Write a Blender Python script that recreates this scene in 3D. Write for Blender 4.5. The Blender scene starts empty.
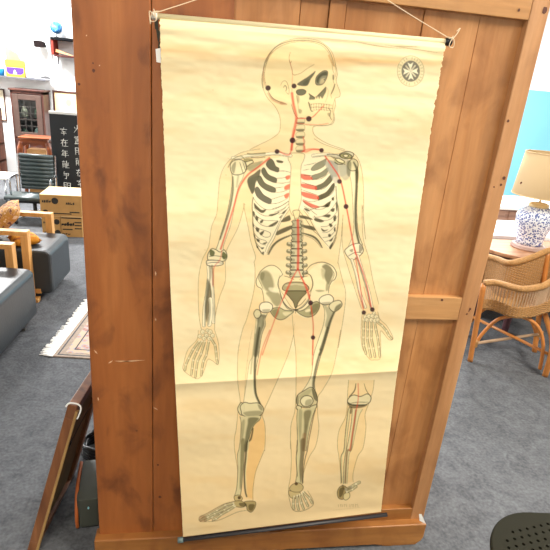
import bpy, bmesh, math, random
import numpy as np
from mathutils import Vector, Matrix
random.seed(7); rng = np.random.default_rng(7)
S = bpy.context.scene
col = S.collection
PI = math.pi

# ------------------------------------------------------------ camera geometry
F_PX, H_CAM = 500.0, 1.7
def nrm(v): return v / np.linalg.norm(v)
dn = nrm(np.array([157. - 275, 1590. - 275, F_PX]))
vx = 3450.
vy = -(dn[0] * (vx - 275) + dn[2] * F_PX) / dn[1]
Xa = nrm(np.array([vx - 275, vy, F_PX])); Za = -dn; Ya = np.cross(Za, Xa)
RW = np.array([Xa, Ya, Za])                       # world axes written in camera coordinates (x right, y down, z forward)
_r = RW @ np.array([260 - 275, 547 - 275, F_PX])
CAM = np.array([0., -H_CAM * _r[1] / -_r[2], H_CAM])
def at(px, py, axis, val):
    r = RW @ np.array([px - 275., py - 275., F_PX]); t = (val - CAM[axis]) / r[axis]
    return Vector(CAM + t * r)
def wl(px, py, y=0.): return at(px, py, 1, y)
def fl(px, py, z=0.): return at(px, py, 2, z)
cd = bpy.data.cameras.new('camera'); cam = bpy.data.objects.new('camera', cd); col.objects.link(cam)
cd.sensor_fit = 'HORIZONTAL'; cd.sensor_width = 36; cd.lens = F_PX / 550 * 36; cd.clip_start = .02
M = Matrix(((RW[0][0], -RW[0][1], -RW[0][2]), (RW[1][0], -RW[1][1], -RW[1][2]), (RW[2][0], -RW[2][1], -RW[2][2])))
cam.matrix_world = Matrix.Translation(Vector(CAM)) @ M.to_4x4()
S.camera = cam

# ------------------------------------------------------------ helpers
def lin(c):
    if isinstance(c, str):
        c = [int(c[i:i + 2], 16) / 255 for i in (0, 2, 4)]
    return tuple((x / 12.92 if x <= .04045 else ((x + .055) / 1.055) ** 2.4) for x in c)
def mat(name, c, rough=.6, metal=0., spec=.5, noise=0., scale=20., bump=0., bscale=None, emit=None, trans=0.):
    m = bpy.data.materials.new(name); m.use_nodes = True
    nt = m.node_tree; b = nt.nodes['Principled BSDF']
    b.inputs['Base Color'].default_value = (*lin(c), 1); b.inputs['Roughness'].default_value = rough
    b.inputs['Metallic'].default_value = metal; b.inputs['Specular IOR Level'].default_value = spec
    if trans: b.inputs['Transmission Weight'].default_value = trans
    if noise:
        tc = nt.nodes.new('ShaderNodeTexCoord'); n = nt.nodes.new('ShaderNodeTexNoise'); n.inputs['Scale'].default_value = scale
        n.inputs['Detail'].default_value = 5
        nt.links.new(tc.outputs['Object'], n.inputs['Vector'])
        r = nt.nodes.new('ShaderNodeValToRGB'); nt.links.new(n.outputs['Fac'], r.inputs['Fac'])
        l = lin(c); r.color_ramp.elements[0].position = .3; r.color_ramp.elements[1].position = .7
        r.color_ramp.elements[0].color = (*[x * (1 - noise) for x in l], 1)
        r.color_ramp.elements[1].color = (*[min(1, x * (1 + noise)) for x in l], 1)
        nt.links.new(r.outputs['Color'], b.inputs['Base Color'])
    if bump:
        tc = nt.nodes.new('ShaderNodeTexCoord'); n = nt.nodes.new('ShaderNodeTexNoise'); n.inputs['Scale'].default_value = bscale or scale
        nt.links.new(tc.outputs['Object'], n.inputs['Vector'])
        bp = nt.nodes.new('ShaderNodeBump'); bp.inputs['Strength'].default_value = bump; bp.inputs['Distance'].default_value = .01
        nt.links.new(n.outputs['Fac'], bp.inputs['Height']); nt.links.new(bp.outputs['Normal'], b.inputs['Normal'])
    return m
def wood(name, c_dark, c_mid, c_light, axis='Z', scale=1., rough=.45, stain=0., seed=0., stain_c='5a2c14', nick=0.):
    m = bpy.data.materials.new(name); m.use_nodes = True; nt = m.node_tree; N = nt.nodes; L = nt.links
    b = N['Principled BSDF']; b.inputs['Roughness'].default_value = rough
    tc = N.new('ShaderNodeTexCoord'); mp = N.new('ShaderNodeMapping'); L.new(tc.outputs['Object'], mp.inputs['Vector'])
    sc = {'X': (.9, 9, 9), 'Y': (9, .9, 9), 'Z': (9, 9, .9)}[axis]
    mp.inputs['Scale'].default_value = [s * scale for s in sc]; mp.inputs['Location'].default_value = (seed, seed * .7, seed * 1.3)
    n1 = N.new('ShaderNodeTexNoise'); n1.inputs['Scale'].default_value = 1.2; n1.inputs['Detail'].default_value = 8
    n1.inputs['Roughness'].default_value = .55; n1.inputs['Distortion'].default_value = .8
    L.new(mp.outputs['Vector'], n1.inputs['Vector'])
    r = N.new('ShaderNodeValToRGB'); L.new(n1.outputs['Fac'], r.inputs['Fac'])
    e = r.color_ramp.elements; e[0].position = .3; e[0].color = (*lin(c_dark), 1); e[1].position = .72; e[1].color = (*lin(c_light), 1)
    q = e.new(.5); q.color = (*lin(c_mid), 1)
    out = r.outputs['Color']
    # fine grain
    m2 = N.new('ShaderNodeMapping'); L.new(tc.outputs['Object'], m2.inputs['Vector'])
    m2.inputs['Scale'].default_value = [s * scale * 9 for s in sc]
    n2 = N.new('ShaderNodeTexNoise'); n2.inputs['Scale'].default_value = 1.; n2.inputs['Detail'].default_value = 3
    L.new(m2.outputs['Vector'], n2.inputs['Vector'])
    mr = N.new('ShaderNodeMapRange'); mr.inputs['From Min'].default_value = .3; mr.inputs['From Max'].default_value = .7
    mr.inputs['To Min'].default_value = .92; mr.inputs['To Max'].default_value = 1.06; L.new(n2.outputs['Fac'], mr.inputs['Value'])
    mx = N.new('ShaderNodeMix'); mx.data_type = 'RGBA'; mx.blend_type = 'MULTIPLY'; mx.inputs[0].default_value = 1.
    L.new(out, mx.inputs[6]); L.new(mr.outputs['Result'], mx.inputs[7]); out = mx.outputs[2]
    if stain:
        n3 = N.new('ShaderNodeTexNoise'); n3.inputs['Scale'].default_value = 8.5; n3.inputs['Detail'].default_value = 4
        n3.inputs['Distortion'].default_value = .5
        m3 = N.new('ShaderNodeMapping'); L.new(tc.outputs['Object'], m3.inputs['Vector']); m3.inputs['Location'].default_value = (seed * 2 + 3, 1, 5)
        m3.inputs['Scale'].default_value = (1.3, 1, .8); L.new(m3.outputs['Vector'], n3.inputs['Vector'])
        r3 = N.new('ShaderNodeMapRange'); r3.inputs['From Min'].default_value = .5; r3.inputs['From Max'].default_value = .7
        r3.inputs['To Max'].default_value = stain; L.new(n3.outputs['Fac'], r3.inputs['Value'])
        mx = N.new('ShaderNodeMix'); mx.data_type = 'RGBA'; L.new(r3.outputs['Result'], mx.inputs[0]); L.new(out, mx.inputs[6])
        mx.inputs[7].default_value = (*lin(stain_c), 1); out = mx.outputs[2]
    if nick:
        v = N.new('ShaderNodeTexVoronoi'); v.inputs['Scale'].default_value = 9; L.new(tc.outputs['Object'], v.inputs['Vector'])
        r4 = N.new('ShaderNodeMapRange'); r4.inputs['From Min'].default_value = .035; r4.inputs['From Max'].default_value = .05
        r4.inputs['To Min'].default_value = nick; r4.inputs['To Max'].default_value = 0; L.new(v.outputs['Distance'], r4.inputs['Value'])
        mx = N.new('ShaderNodeMix'); mx.data_type = 'RGBA'; L.new(r4.outputs['Result'], mx.inputs[0]); L.new(out, mx.inputs[6])
        mx.inputs[7].default_value = (*lin('3a1c10'), 1); out = mx.outputs[2]
    L.new(out, b.inputs['Base Color'])
    bp = N.new('ShaderNodeBump'); bp.inputs['Strength'].default_value = .15; bp.inputs['Distance'].default_value = .004
    L.new(n2.outputs['Fac'], bp.inputs['Height']); L.new(bp.outputs['Normal'], b.inputs['Normal'])
    return m

def tag(o, label=None, cat=None, group=None, kind=None):
    if label: o['label'] = label
    if cat: o['category'] = cat
    if group: o['group'] = group
    if kind: o['kind'] = kind
    return o
def empty(name, loc, rz=0., **k):
    o = bpy.data.objects.new(name, None); col.objects.link(o); o.location = loc; o.rotation_euler = (0, 0, rz)
    o.empty_display_size = .05
    return tag(o, **k)
def obj(name, bm, m, parent=None, smooth=False, world=True, bevel=0., **k):
    """link a bmesh as one object; with a parent the geometry is given in the parent's own frame"""
    me = bpy.data.meshes.new(name); bmesh.ops.recalc_face_normals(bm, faces=bm.faces[:]); bm.to_mesh(me); bm.free()
    if smooth:
        for p in me.polygons: p.use_smooth = True
    for mm in (m if isinstance(m, (list, tuple)) else [m]): me.materials.append(mm)
    o = bpy.data.objects.new(name, me); col.objects.link(o)
    if parent: o.parent = parent
    if bevel:
        b = o.modifiers.new('bevel', 'BEVEL'); b.width = bevel; b.segments = 2; b.limit_method = 'ANGLE'
        if not smooth:
            for p in me.polygons: p.use_smooth = False
    return tag(o, **k)
def box(bm, x0, x1, y0, y1, z0, z1, mi=0, rot=None, piv=None):
    vs = [bm.verts.new((x, y, z)) for x in (x0, x1) for y in (y0, y1) for z in (z0, z1)]
    fs = [bm.faces.new([vs[i] for i in f]) for f in ((0, 1, 3, 2), (4, 6, 7, 5), (0, 4, 5, 1), (2, 3, 7, 6), (0, 2, 6, 4), (1, 5, 7, 3))]
    for f in fs: f.material_index = mi
    if rot is not None: bmesh.ops.rotate(bm, verts=vs, cent=piv or (0, 0, 0), matrix=rot)
    return bm
def bx(*a, **k): return box(bmesh.new(), *a, **k)
def catmull(P, n=8, closed=False):
    P = [Vector(p) for p in P]; out = []
    m = len(P)
    for i in range(m if closed else m - 1):
        if closed: a, b, c, d = P[i - 1], P[i], P[(i + 1) % m], P[(i + 2) % m]
        else: a, b, c, d = P[max(i - 1, 0)], P[i], P[i + 1], P[min(i + 2, m - 1)]
        for k in range(n):
            t = k / n
            out.append(.5 * ((2 * b) + (c - a) * t + (2 * a - 5 * b + 4 * c - d) * t * t + (3 * b - a - 3 * c + d) * t ** 3))
    if not closed: out.append(P[-1])
    return out
def tube(bm, P, r, seg=10, closed=False, mi=0, flat=1.):
    P = [Vector(p) for p in P]; n = len(P); rings = []
    up = Vector((0, 0, 1))
    for i, p in enumerate(P):
        a = P[i - 1] if (i > 0 or closed) else p; b = P[(i + 1) % n] if (i < n - 1 or closed) else p
        d = (b - a).normalized()
        if i == 0:
            s = d.cross(up)
            if s.length < .1: s = d.cross(Vector((1, 0, 0)))
            s.normalize()
        else:
            s = (s - d * s.dot(d)).normalized()
        t = d.cross(s)
        rr = r[i] if isinstance(r, (list, tuple)) else r
        rings.append([bm.verts.new(p + (s * math.cos(2 * PI * k / seg) + t * math.sin(2 * PI * k / seg) * flat) * rr) for k in range(seg)])
    for i in range(n if closed else n - 1):
        A, B = rings[i], rings[(i + 1) % n]
        for k in range(seg):
            f = bm.faces.new((A[k], A[(k + 1) % seg], B[(k + 1) % seg], B[k])); f.material_index = mi
    if not closed:
        bm.faces.new(rings[0][::-1]).material_index = mi; bm.faces.new(rings[-1]).material_index = mi
    return bm
def tb(P, r, **k): return tube(bmesh.new(), P, r, **k)
def lathe(prof, seg=40, cx=0, cy=0, bm=None, cap=True):
    bm = bm or bmesh.new(); rings = []
    for r, z in prof: rings.append([bm.verts.new((cx + r * math.cos(2 * PI * k / seg), cy + r * math.sin(2 * PI * k / seg), z)) for k in range(seg)])
    for A, B in zip(rings, rings[1:]):
        for k in range(seg): bm.faces.new((A[k], A[(k + 1) % seg], B[(k + 1) % seg], B[k]))
    if cap: bm.faces.new(rings[0][::-1]); bm.faces.new(rings[-1])
    return bm
def prism(pts, vec, bm=None, mi=0):
    """extrude a planar outline (3-D points) along vec"""
    bm = bm or bmesh.new(); vec = Vector(vec)
    a = [bm.verts.new(p) for p in pts]; b = [bm.verts.new(Vector(p) + vec) for p in pts]; n = len(pts)
    bm.faces.new(a).material_index = mi; bm.faces.new(b[::-1]).material_index = mi
    for i in range(n): bm.faces.new((a[i], b[i], b[(i + 1) % n], a[(i + 1) % n])).material_index = mi
    return bm
def rounded(w, d, r, n=6):
    pts = []
    for cx, cy, a0 in ((w / 2 - r, d / 2 - r, 0), (-w / 2 + r, d / 2 - r, PI / 2), (-w / 2 + r, -d / 2 + r, PI), (w / 2 - r, -d / 2 + r, 1.5 * PI)):
        for k in range(n + 1):
            a = a0 + PI / 2 * k / n; pts.append((cx + r * math.cos(a), cy + r * math.sin(a)))
    return pts

# ------------------------------------------------------------ room
YB, XL, XR, YF, ZC = 7.4, -5.5, 8.5, -4.5, 3.7
def carpet_mat():
    m = bpy.data.materials.new('grey_carpet'); m.use_nodes = True; nt = m.node_tree; N = nt.nodes; L = nt.links; b = N['Principled BSDF']
    b.inputs['Roughness'].default_value = .95; b.inputs['Specular IOR Level'].default_value = .2
    tc = N.new('ShaderNodeTexCoord')
    n = N.new('ShaderNodeTexNoise'); n.inputs['Scale'].default_value = 70; n.inputs['Detail'].default_value = 6; L.new(tc.outputs['Object'], n.inputs['Vector'])
    n2 = N.new('ShaderNodeTexNoise'); n2.inputs['Scale'].default_value = 9; n2.inputs['Detail'].default_value = 8; n2.inputs['Distortion'].default_value = 1.5; L.new(tc.outputs['Object'], n2.inputs['Vector'])
    ad = N.new('ShaderNodeMath'); ad.operation = 'ADD'; L.new(n.outputs['Fac'], ad.inputs[0]); L.new(n2.outputs['Fac'], ad.inputs[1])
    r = N.new('ShaderNodeValToRGB'); h = N.new('ShaderNodeMath'); h.operation = 'MULTIPLY'; h.inputs[1].default_value = .5
    L.new(ad.outputs[0], h.inputs[0]); L.new(h.outputs[0], r.inputs['Fac'])
    e = r.color_ramp.elements; e[0].position = .36; e[0].color = (*lin('4a4b4e'), 1); e[1].position = .66; e[1].color = (*lin('696b6e'), 1)
    L.new(r.outputs['Color'], b.inputs['Base Color'])
    bp = N.new('ShaderNodeBump'); bp.inputs['Strength'].default_value = .5; bp.inputs['Distance'].default_value = .006
    L.new(n.outputs['Fac'], bp.inputs['Height']); L.new(bp.outputs['Normal'], b.inputs['Normal'])
    return m
obj('floor', bx(XL, XR, YF, YB, -.1, 0), carpet_mat(), kind='structure')
wallm = mat('white_paint', 'f6f6f4', .8, noise=.02, scale=3)
tealm = mat('turquoise_paint', '80c2d6', .8, noise=.03, scale=2)
def wall_back():
    bm = bmesh.new(); box(bm, XL, 1.5, YB, YB + .1, 0, ZC); box(bm, 1.5, XR, YB, YB + .1, 2.0, ZC); box(bm, 1.5, XR, YB, YB + .1, 0, 2.0, mi=1)
    return bm
obj('wall_back', wall_back(), [wallm, tealm], kind='structure')
obj('wall_left', bx(XL - .1, XL, YF, YB, 0, ZC), wallm, kind='structure')
obj('wall_right', bx(XR, XR + .1, YF, YB, 0, ZC), wallm, kind='structure')
obj('wall_front', bx(XL, XR, YF - .1, YF, 0, ZC), wallm, kind='structure')
obj('ceiling', bx(XL, XR, YF, YB, ZC, ZC + .1), wallm, kind='structure')
obj('trim_1', bx(XL, 1.5, YB - .012, YB - .001, 2.545, 2.56), mat('trim_grey', 'd8d8d8', .6), kind='structure')

# ------------------------------------------------------------ wardrobe (seen from its back)
WD = dict(rough=.42)
w_left = wood('wardrobe_left_board', '8a4c20', '9c5a28', 'ad6a34', 'Z', .8, stain=.85, seed=1.3, nick=.5, stain_c='653618', **WD)
w_panel = wood('wardrobe_panel_boards', 'a06836', 'b37a46', 'c48e5a', 'Z', .9, stain=.5, seed=4.1, stain_c='7d4a24', **WD)
w_right = wood('wardrobe_right_stile', 'a47246', 'b58254', 'c49264', 'Z', 1., stain=.2, seed=7.7, nick=.8, **WD)
w_rail = wood('wardrobe_rail', 'ab7844', 'ba8854', 'c89a66', 'X', 1., stain=.15, seed=2.2, nick=.5, **WD)
w_plinth = wood('wardrobe_plinth', '8a5626', '9c6630', 'ad763c', 'X', 1., stain=.45, seed=9.2, stain_c='6e3c18', **WD)
w_dark = wood('wardrobe_side_wood', '5f3018', '7a4222', '8b5230', 'Z', 1., seed=5, **WD)
X0, X1, SL, SR, ZT, DEP = -.323, .947, -.13, .886, 2.16, .55
wr = empty('wardrobe', (0, 0, 0), label='large old orange-brown wooden wardrobe seen from its plank back', cat='wardrobe')
REC = .022
bm = bmesh.new()          # back boards with narrow open seams
seams = [.076, .25, .327, .373, .592, .755, SR]
for i, (a, b) in enumerate(zip(seams, seams[1:])):
    dy = [.0, .003, -.004, .003, 0, .002, 0][i]
    box(bm, a + (.001 if i else -.01), b - .001 + (.011 if i == len(seams) - 2 else 0), REC + dy, REC + .015, .06, 2.1)
obj('back_panel', bm, w_panel, wr, bevel=.0012)
obj('board', bx(X0, SL - .0015, 0, .035, .10, 2.1), w_left, wr, bevel=.003)
obj('board', bx(SL, .0755, .002, .03, .10, 2.1), w_left, wr, bevel=.002)
obj('stile', bx(SR, X1 - .006, 0, .035, .10, 2.1), w_right, wr, bevel=.003)
obj('rail', bx(.076, SR - .0005, .0005, .03, 1.925, 2.1), w_rail, wr, bevel=.002, label='top rail')
obj('rail', bx(.076, SR - .0005, .001, .03, 1.003, 1.086), w_rail, wr, bevel=.002, label='middle rail')
obj('rail', bx(.076, SR - .0005, .001, .03, .095, .163), w_plinth, wr, bevel=.002, label='bottom rail')
pl = []
px0, px1 = X0 - .014, X1 - .004                    # shaped plinth with bracket feet
for x, z in [(px0, 0), (px0 + .10, 0), (px0 + .13, .012), (.74, .012), (.79, 0), (px1 - .03, 0), (px1 - .008, .02), (px1, .04), (px1, .108), (px0, .108)]: pl.append((x, -.03, z))
obj('plinth', prism(pl, (0, .06, 0)), w_plinth, wr, bevel=.004)
obj('side_panel', bx(X0 + .004, X0 + .03, .035, DEP, .03, 2.1), w_dark, wr, bevel=.002)
obj('side_panel', bx(X1 - .03, X1, .012, DEP, .03, 2.1), w_dark, wr, bevel=.002)
obj('door', bx(X0 + .03, .305, DEP - .025, DEP, .11, 2.08), w_dark, wr, bevel=.003)
obj('door', bx(.308, X1 - .03, DEP - .025, DEP, .11, 2.08), w_dark, wr, bevel=.003)
bm = bx(X0 - .01, X1 + .01, -.012, DEP + .02, 2.1, 2.135); box(bm, X0 - .03, X1 + .03, -.02, DEP + .04, 2.135, ZT)
obj('cornice', bm, w_rail, wr, bevel=.004)
obj('base_side', bx(px0 + .01, px0 + .035, .03, DEP, 0, .1), w_dark, wr)
obj('base_side', bx(px1 - .035, px1 - .01, .03, DEP, 0, .1), w_dark, wr)
obj('paper_label', prism([wl(419, 514, -.032), wl(421.5, 514, -.032), wl(425.5, 523.5, -.032), wl(419.5, 520.5, -.032)], (0, -.001, 0)), mat('torn_white_paper', 'f0eee6', .8), wr, label='torn white paper scrap')
# scratches and pale scars on the left board and dark knots
bm = bmesh.new()
for a, b in [((108, 363.5), (113, 360.5)), ((114, 361), (132, 361.5)), ((118, 362), (146, 360)), ((94, 350), (97.5, 354)), ((153, 407), (158, 410)), ((99, 65), (100, 66)), ((155.5, 271), (155.8, 276)), ((155.5, 318), (155.8, 321)), ((98, 397), (98.5, 401)), ((86, 35), (87, 36))]:
    A, B = wl(*a, -.0006), wl(*b, -.0006); d = (B - A).normalized(); s = Vector((-d.z, 0, d.x)) * .0022
    mid = (A + B) / 2
    bm.faces.new([bm.verts.new(v) for v in (A, mid + s, B, mid - s)])
obj('scratch', bm, mat('pale_scar', 'd9b28a', .7), wr, kind='stuff')
bm = bmesh.new()
for x, y, r in [(93.5, 70.5, 1.3), (79, 84, 1), (93, 63, .6), (508, 121, 1.2), (521, 183, 1), (545, 10, 2.4), (504, 178, 1.6), (501, 185, 1.2), (494, 187, .8), (442, 300, 1.4), (470, 309, 1.2), (467, 314, 1.), (469, 311, .8), (519, 10, 1.), (160, 497, 1.6), (158, 465, 1.2)]:
    c = wl(x, y, -.0007); rr = r * .0038
    bm.faces.new([bm.verts.new(c + Vector((math.cos(t) * rr * random.uniform(.7, 1.2), 0, math.sin(t) * rr * random.uniform(.7, 1.2)))) for t in [k * PI / 4 for k in range(8)]])
obj('knot', bm, mat('dark_knot', '5a3120', .7), wr, kind='stuff')

# ------------------------------------------------------------ anatomical wall chart: the printed drawing
CX0, CY0, CS = 148, 5, 3.2
CW, CH = int(312 * CS), int(540 * CS)
yy, xx = np.mgrid[0:CH, 0:CW].astype(np.float32)
GX = xx / CS + CX0; GY = yy / CS + CY0
IMG = np.zeros((CH, CW, 3), np.float32)
IMG[:] = lin('f3e0b2')
def _n2(sx, sy, seed):
    r = np.random.default_rng(seed); g = r.random((int(540 / sy) + 3, int(312 / sx) + 3)).astype(np.float32)
    u = (GX - CX0) / sx; v = (GY - CY0) / sy; i = u.astype(int); j = v.astype(int); a = u - i; b = v - j
    a = a * a * (3 - 2 * a); b = b * b * (3 - 2 * b)
    return (g[j, i] * (1 - a) + g[j, i + 1] * a) * (1 - b) + (g[j + 1, i] * (1 - a) + g[j + 1, i + 1] * a) * b
def mixc(c, alpha):
    global IMG
    c = np.array(lin(c), np.float32); IMG += (c - IMG) * alpha[..., None]
# age stains in the paper, and a tint over its lower part
mixc('e6c48a', np.clip((_n2(60, 14, 1) * .6 + _n2(20, 6, 2) * .4 - .50) * 1.3, 0, .4))
mixc('e8b870', np.clip((GY - 300) / 200, 0, 1) * .4)  # smooth tint, more orange towards the bottom
mixc('dca45c', np.clip(1 - np.abs(GY - (44 + .05 * (GX - 160)) - 6) / 9, 0, 1) * .7 * _n2(40, 8, 5))
def Z(o, P): x0, y0, s = o; return [(x0 + a / s, y0 + b / s) for a, b in P]
def smooth(P, closed=False, n=6): return [(v.x, v.y) for v in catmull([(p[0], p[1], 0) for p in P], n, closed)]
def _win(P, m):
    P = np.array(P); x0 = max(int((P[:, 0].min() - m - CX0) * CS), 0); x1 = min(int((P[:, 0].max() + m - CX0) * CS) + 2, CW)
    y0 = max(int((P[:, 1].min() - m - CY0) * CS), 0); y1 = min(int((P[:, 1].max() + m - CY0) * CS) + 2, CH)
    return slice(y0, y1), slice(x0, x1)
def _dist(P, w, ends=False):
    gx, gy = GX[w], GY[w]; D = np.full(gx.shape, 1e9, np.float32); L = 0; tot = sum(math.dist(a, b) for a, b in zip(P, P[1:])) or 1; T = np.zeros_like(D)
    for a, b in zip(P, P[1:]):
        dx, dy = b[0] - a[0], b[1] - a[1]; ll = dx * dx + dy * dy + 1e-9
        t = np.clip(((gx - a[0]) * dx + (gy - a[1]) * dy) / ll, 0, 1)
        d = np.hypot(gx - a[0] - t * dx, gy - a[1] - t * dy)
        k = d < D; D[k] = d[k]; T[k] = ((L + t * math.sqrt(ll)) / tot)[k]; L += math.sqrt(ll)
    return D, T
def stroke(P, width, c, a=1., soft=.35, taper=0., sm=True, mul=False):
    if sm and len(P) > 2: P = smooth(P)
    w = _win(P, width + 1); D, T = _dist(P, w)
    W = width / 2 * (1 - taper * np.abs(2 * T - 1) ** 2)
    al = np.clip((W + soft / 2 - D) / soft, 0, 1) * a
    cc = np.array(lin(c), np.float32); V = IMG[w]; V += (cc - V) * al[..., None]
def fill(P, c, a=1., soft=.35, sm=False, grad=None):
    if sm: P = smooth(P, True)
    w = _win(P, soft + 1); gx, gy = GX[w], GY[w]; ins = np.zeros(gx.shape, bool); n = len(P)
    for i in range(n):
        x0, y0 = P[i - 1]; x1, y1 = P[i]
        if y0 == y1: continue
        cnd = ((y0 > gy) != (y1 > gy)) & (gx < (x1 - x0) * (gy - y0) / (y1 - y0) + x0); ins ^= cnd
    D, _ = _dist(P + [P[0]], w); sd = np.where(ins, D, -D)
    al = np.clip(.5 + sd / soft, 0, 1) * a
    if grad is not None:
        (ax, ay), (bx_, by) = grad; ll = (bx_ - ax) ** 2 + (by - ay) ** 2
        al = al * np.clip(((gx - ax) * (bx_ - ax) + (gy - ay) * (by - ay)) / ll, 0, 1)
    cc = np.array(lin(c), np.float32); V = IMG[w]; V += (cc - V) * al[..., None]
def dot(x, y, r, c, a=1.): stroke([(x, y), (x + .01, y)], 2 * r, c, a, soft=.5, sm=False)
BONE, LINE, SH, DK, RED, TINT = 'f4e6bf', '261c0a', '575236', '201c0a', 'd6402c', 'eebf74'
def shape(P, o=None, c=BONE, line=LINE, w=.78, la=.9, a=.9, sm=True):
    if o: P = Z(o, P)
    fill(P, c, a, sm=sm); Q = smooth(P, True) if sm else P; stroke(Q + [Q[0]], w, line, la, sm=False)
def dark(P, o, c=SH, a=.92, soft=.5, sm=True): fill(Z(o, P), c, a, soft, sm=sm)
def ln(P, o=None, w=.75, c=LINE, a=.9, taper=.3): stroke(Z(o, P) if o else P, w, c, a, taper=taper)
def bone(P, w, o=None, side=1, sh=SH, sa=.6, shw=.4, c=BONE):
    if o: P = Z(o, P)
    Q = smooth(P) if len(P) > 2 else P
    stroke(Q, w + .8, LINE, .8, sm=False); stroke(Q, w, c, 1., sm=False)
    R = []
    for i, p in enumerate(Q):
        a = Q[max(i - 1, 0)]; b = Q[min(i + 1, len(Q) - 1)]; dx, dy = b[0] - a[0], b[1] - a[1]; l = math.hypot(dx, dy) or 1
        R.append((p[0] - dy / l * side * w * .27, p[1] + dx / l * side * w * .27))
    stroke(R, w * shw, sh, sa, soft=max(.6, w * .35), sm=False)
def edge(o1, P1, o2=None, P2=()): return smooth(Z(o1, P1) + (Z(o2, P2) if o2 else []))
A_ = (240, 30, 4.583); H2 = (260, 60, 6.11); B_ = (200, 130, 4.583); C_ = (300, 130, 4.583); D_ = (240, 145, 7.857); E_ = (290, 145, 7.857)
Fa = (245, 185, 7.333); Fb = (295, 185, 7.333); Sc = (215, 140, 9.167); Sd = (325, 140, 9.167); Se = (280, 60, 7.857); Pf = (250, 260, 6.875); Pg = (295, 260, 6.875); Hh = (260, 40, 6.47); F_ = (240, 200, 5.5); G_ = (245, 255, 5.5); HL = (175, 310, 6.87); HR = (345, 290, 6.87); J_ = (190, 140, 3.93); K_ = (325, 150, 3.44)
L_ = (190, 250, 6.11); M_ = (225, 330, 4.583); N_ = (190, 440, 6.11); O_ = (275, 380, 5.5); P_ = (275, 440, 5.5); Q_ = (385, 45, 9.17); T_ = (280, 240, 3.433)

# body tint and thin body outlines
head = Z(A_, [(108, 180), (135, 115), (180, 65), (240, 42), (300, 38), (355, 48), (400, 75), (425, 110), (438, 160), (446, 200), (441, 235), (458, 285), (455, 306), (436, 314), (438, 345), (430, 372), (433, 400), (428, 425), (410, 435), (345, 440), (333, 455), (345, 485), (400, 520), (480, 548)])
body_r = Z(C_, [(65, 40), (110, 65), (190, 92), (240, 105), (265, 130), (282, 180), (290, 250), (292, 330), (290, 400), (300, 500)]) + Z(K_, [(128, 190), (131, 300), (150, 370), (165, 450), (185, 530)])
body_rh = Z(HR, [(225, 150), (240, 200), (290, 250), (330, 330), (300, 340), (245, 280), (245, 380), (240, 470), (200, 480), (170, 475), (125, 410), (110, 330), (112, 240), (118, 160)])
body_ri = Z(K_, [(125, 545), (100, 470), (78, 400), (60, 330), (60, 250)])
torso_r = [(343, 215), (341, 240), (338, 262)] + Z(T_, [(200, 80), (215, 140), (225, 180), (220, 250), (200, 370)]) + Z(M_, [(530, 0), (495, 180), (450, 270), (425, 310), (425, 390), (430, 450), (416, 530)]) + Z(P_, [(190, 90), (160, 170), (150, 240)])
leg_ri = Z(P_, [(75, 300), (75, 260), (85, 200), (90, 100), (85, 0)]) + Z(M_, [(300, 545), (302, 440), (320, 370), (325, 280), (325, 120), (315, 20)]) + [(292, 312)]
leg_li = Z(M_, [(315, 20), (290, 110), (240, 230), (200, 320), (172, 385), (180, 420), (185, 470), (182, 549)]) + Z(N_, [(455, 60), (430, 120), (400, 200), (385, 300), (385, 370)])
leg_lo = Z(N_, [(268, 350), (285, 300), (290, 180), (275, 80), (270, 0)]) + Z(M_, [(52, 450), (60, 370), (70, 330), (58, 230), (60, 100), (80, 0)]) + [(247, 318), (254, 290), (255, 270), (254, 262)]
torso_l = [(254, 262)] + Z(F_, [(85, 310), (60, 230), (45, 150), (20, 30)]) + Z(B_, [(205, 340)])
arm_li = Z(B_, [(205, 340)]) + Z(J_, [(190, 340), (160, 400), (142, 440)]) + Z(L_, [(215, 80), (215, 190), (180, 290), (155, 400), (150, 480)])
hand_l = Z(HL, [(270, 130), (300, 240), (298, 370), (260, 350), (225, 340), (205, 400), (180, 455), (140, 470), (60, 415), (62, 360), (90, 270), (150, 205), (160, 140)])
arm_lo = Z(L_, [(70, 490), (55, 400), (50, 250), (55, 150), (75, 60), (105, 0)]) + Z(J_, [(75, 410), (85, 340), (105, 290), (110, 230), (120, 140), (150, 85), (200, 50), (275, 35)])
neck_l = Z(A_, [(45, 548), (90, 525), (140, 500), (178, 470), (185, 430), (180, 390), (160, 350), (125, 310), (103, 260), (100, 215), (108, 180)])
body = head + body_r + body_rh + body_ri + torso_r + leg_ri[:] + leg_li + leg_lo + torso_l + arm_li + hand_l + arm_lo + neck_l
fill(body, TINT, .27, .6)
fill(Z(M_, [(112, 500), (122, 455), (145, 420), (172, 402), (184, 440), (184, 520)]) + Z(N_, [(450, 60), (400, 200), (385, 300), (385, 360), (350, 350), (340, 200)]), 'edb45c', .5, 1.5)
for b in (head, neck_l, body_r, body_ri, torso_r, leg_ri, leg_li, leg_lo, torso_l, arm_li, arm_lo, body_rh, hand_l): stroke(b, .5, '78623a', .75)
ln([(125, 0), (112, 70), (96, 200), (88, 320)], M_, .35, a=.5)
ln([(110, 0), (60, 380)], M_, .3, a=0)
ln([(275, 370), (268, 420), (272, 500)], G_, .3, a=.4)
# third (back view) leg
o3 = Z(O_, [(405, 0), (400, 60), (392, 190), (355, 270), (344, 330), (345, 385)]) + Z(P_, [(350, 80), (360, 170), (362, 240)])
o3b = Z(O_, [(545, 0), (538, 60), (515, 130), (495, 190), (500, 260), (485, 370)]) + Z(P_, [(455, 90), (430, 180), (430, 230)])
fill(o3 + o3b[::-1], 'e8bd70', .35, .8); stroke(o3, .5, '78623a', .75); stroke(o3b, .5, '78623a', .75)

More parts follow.
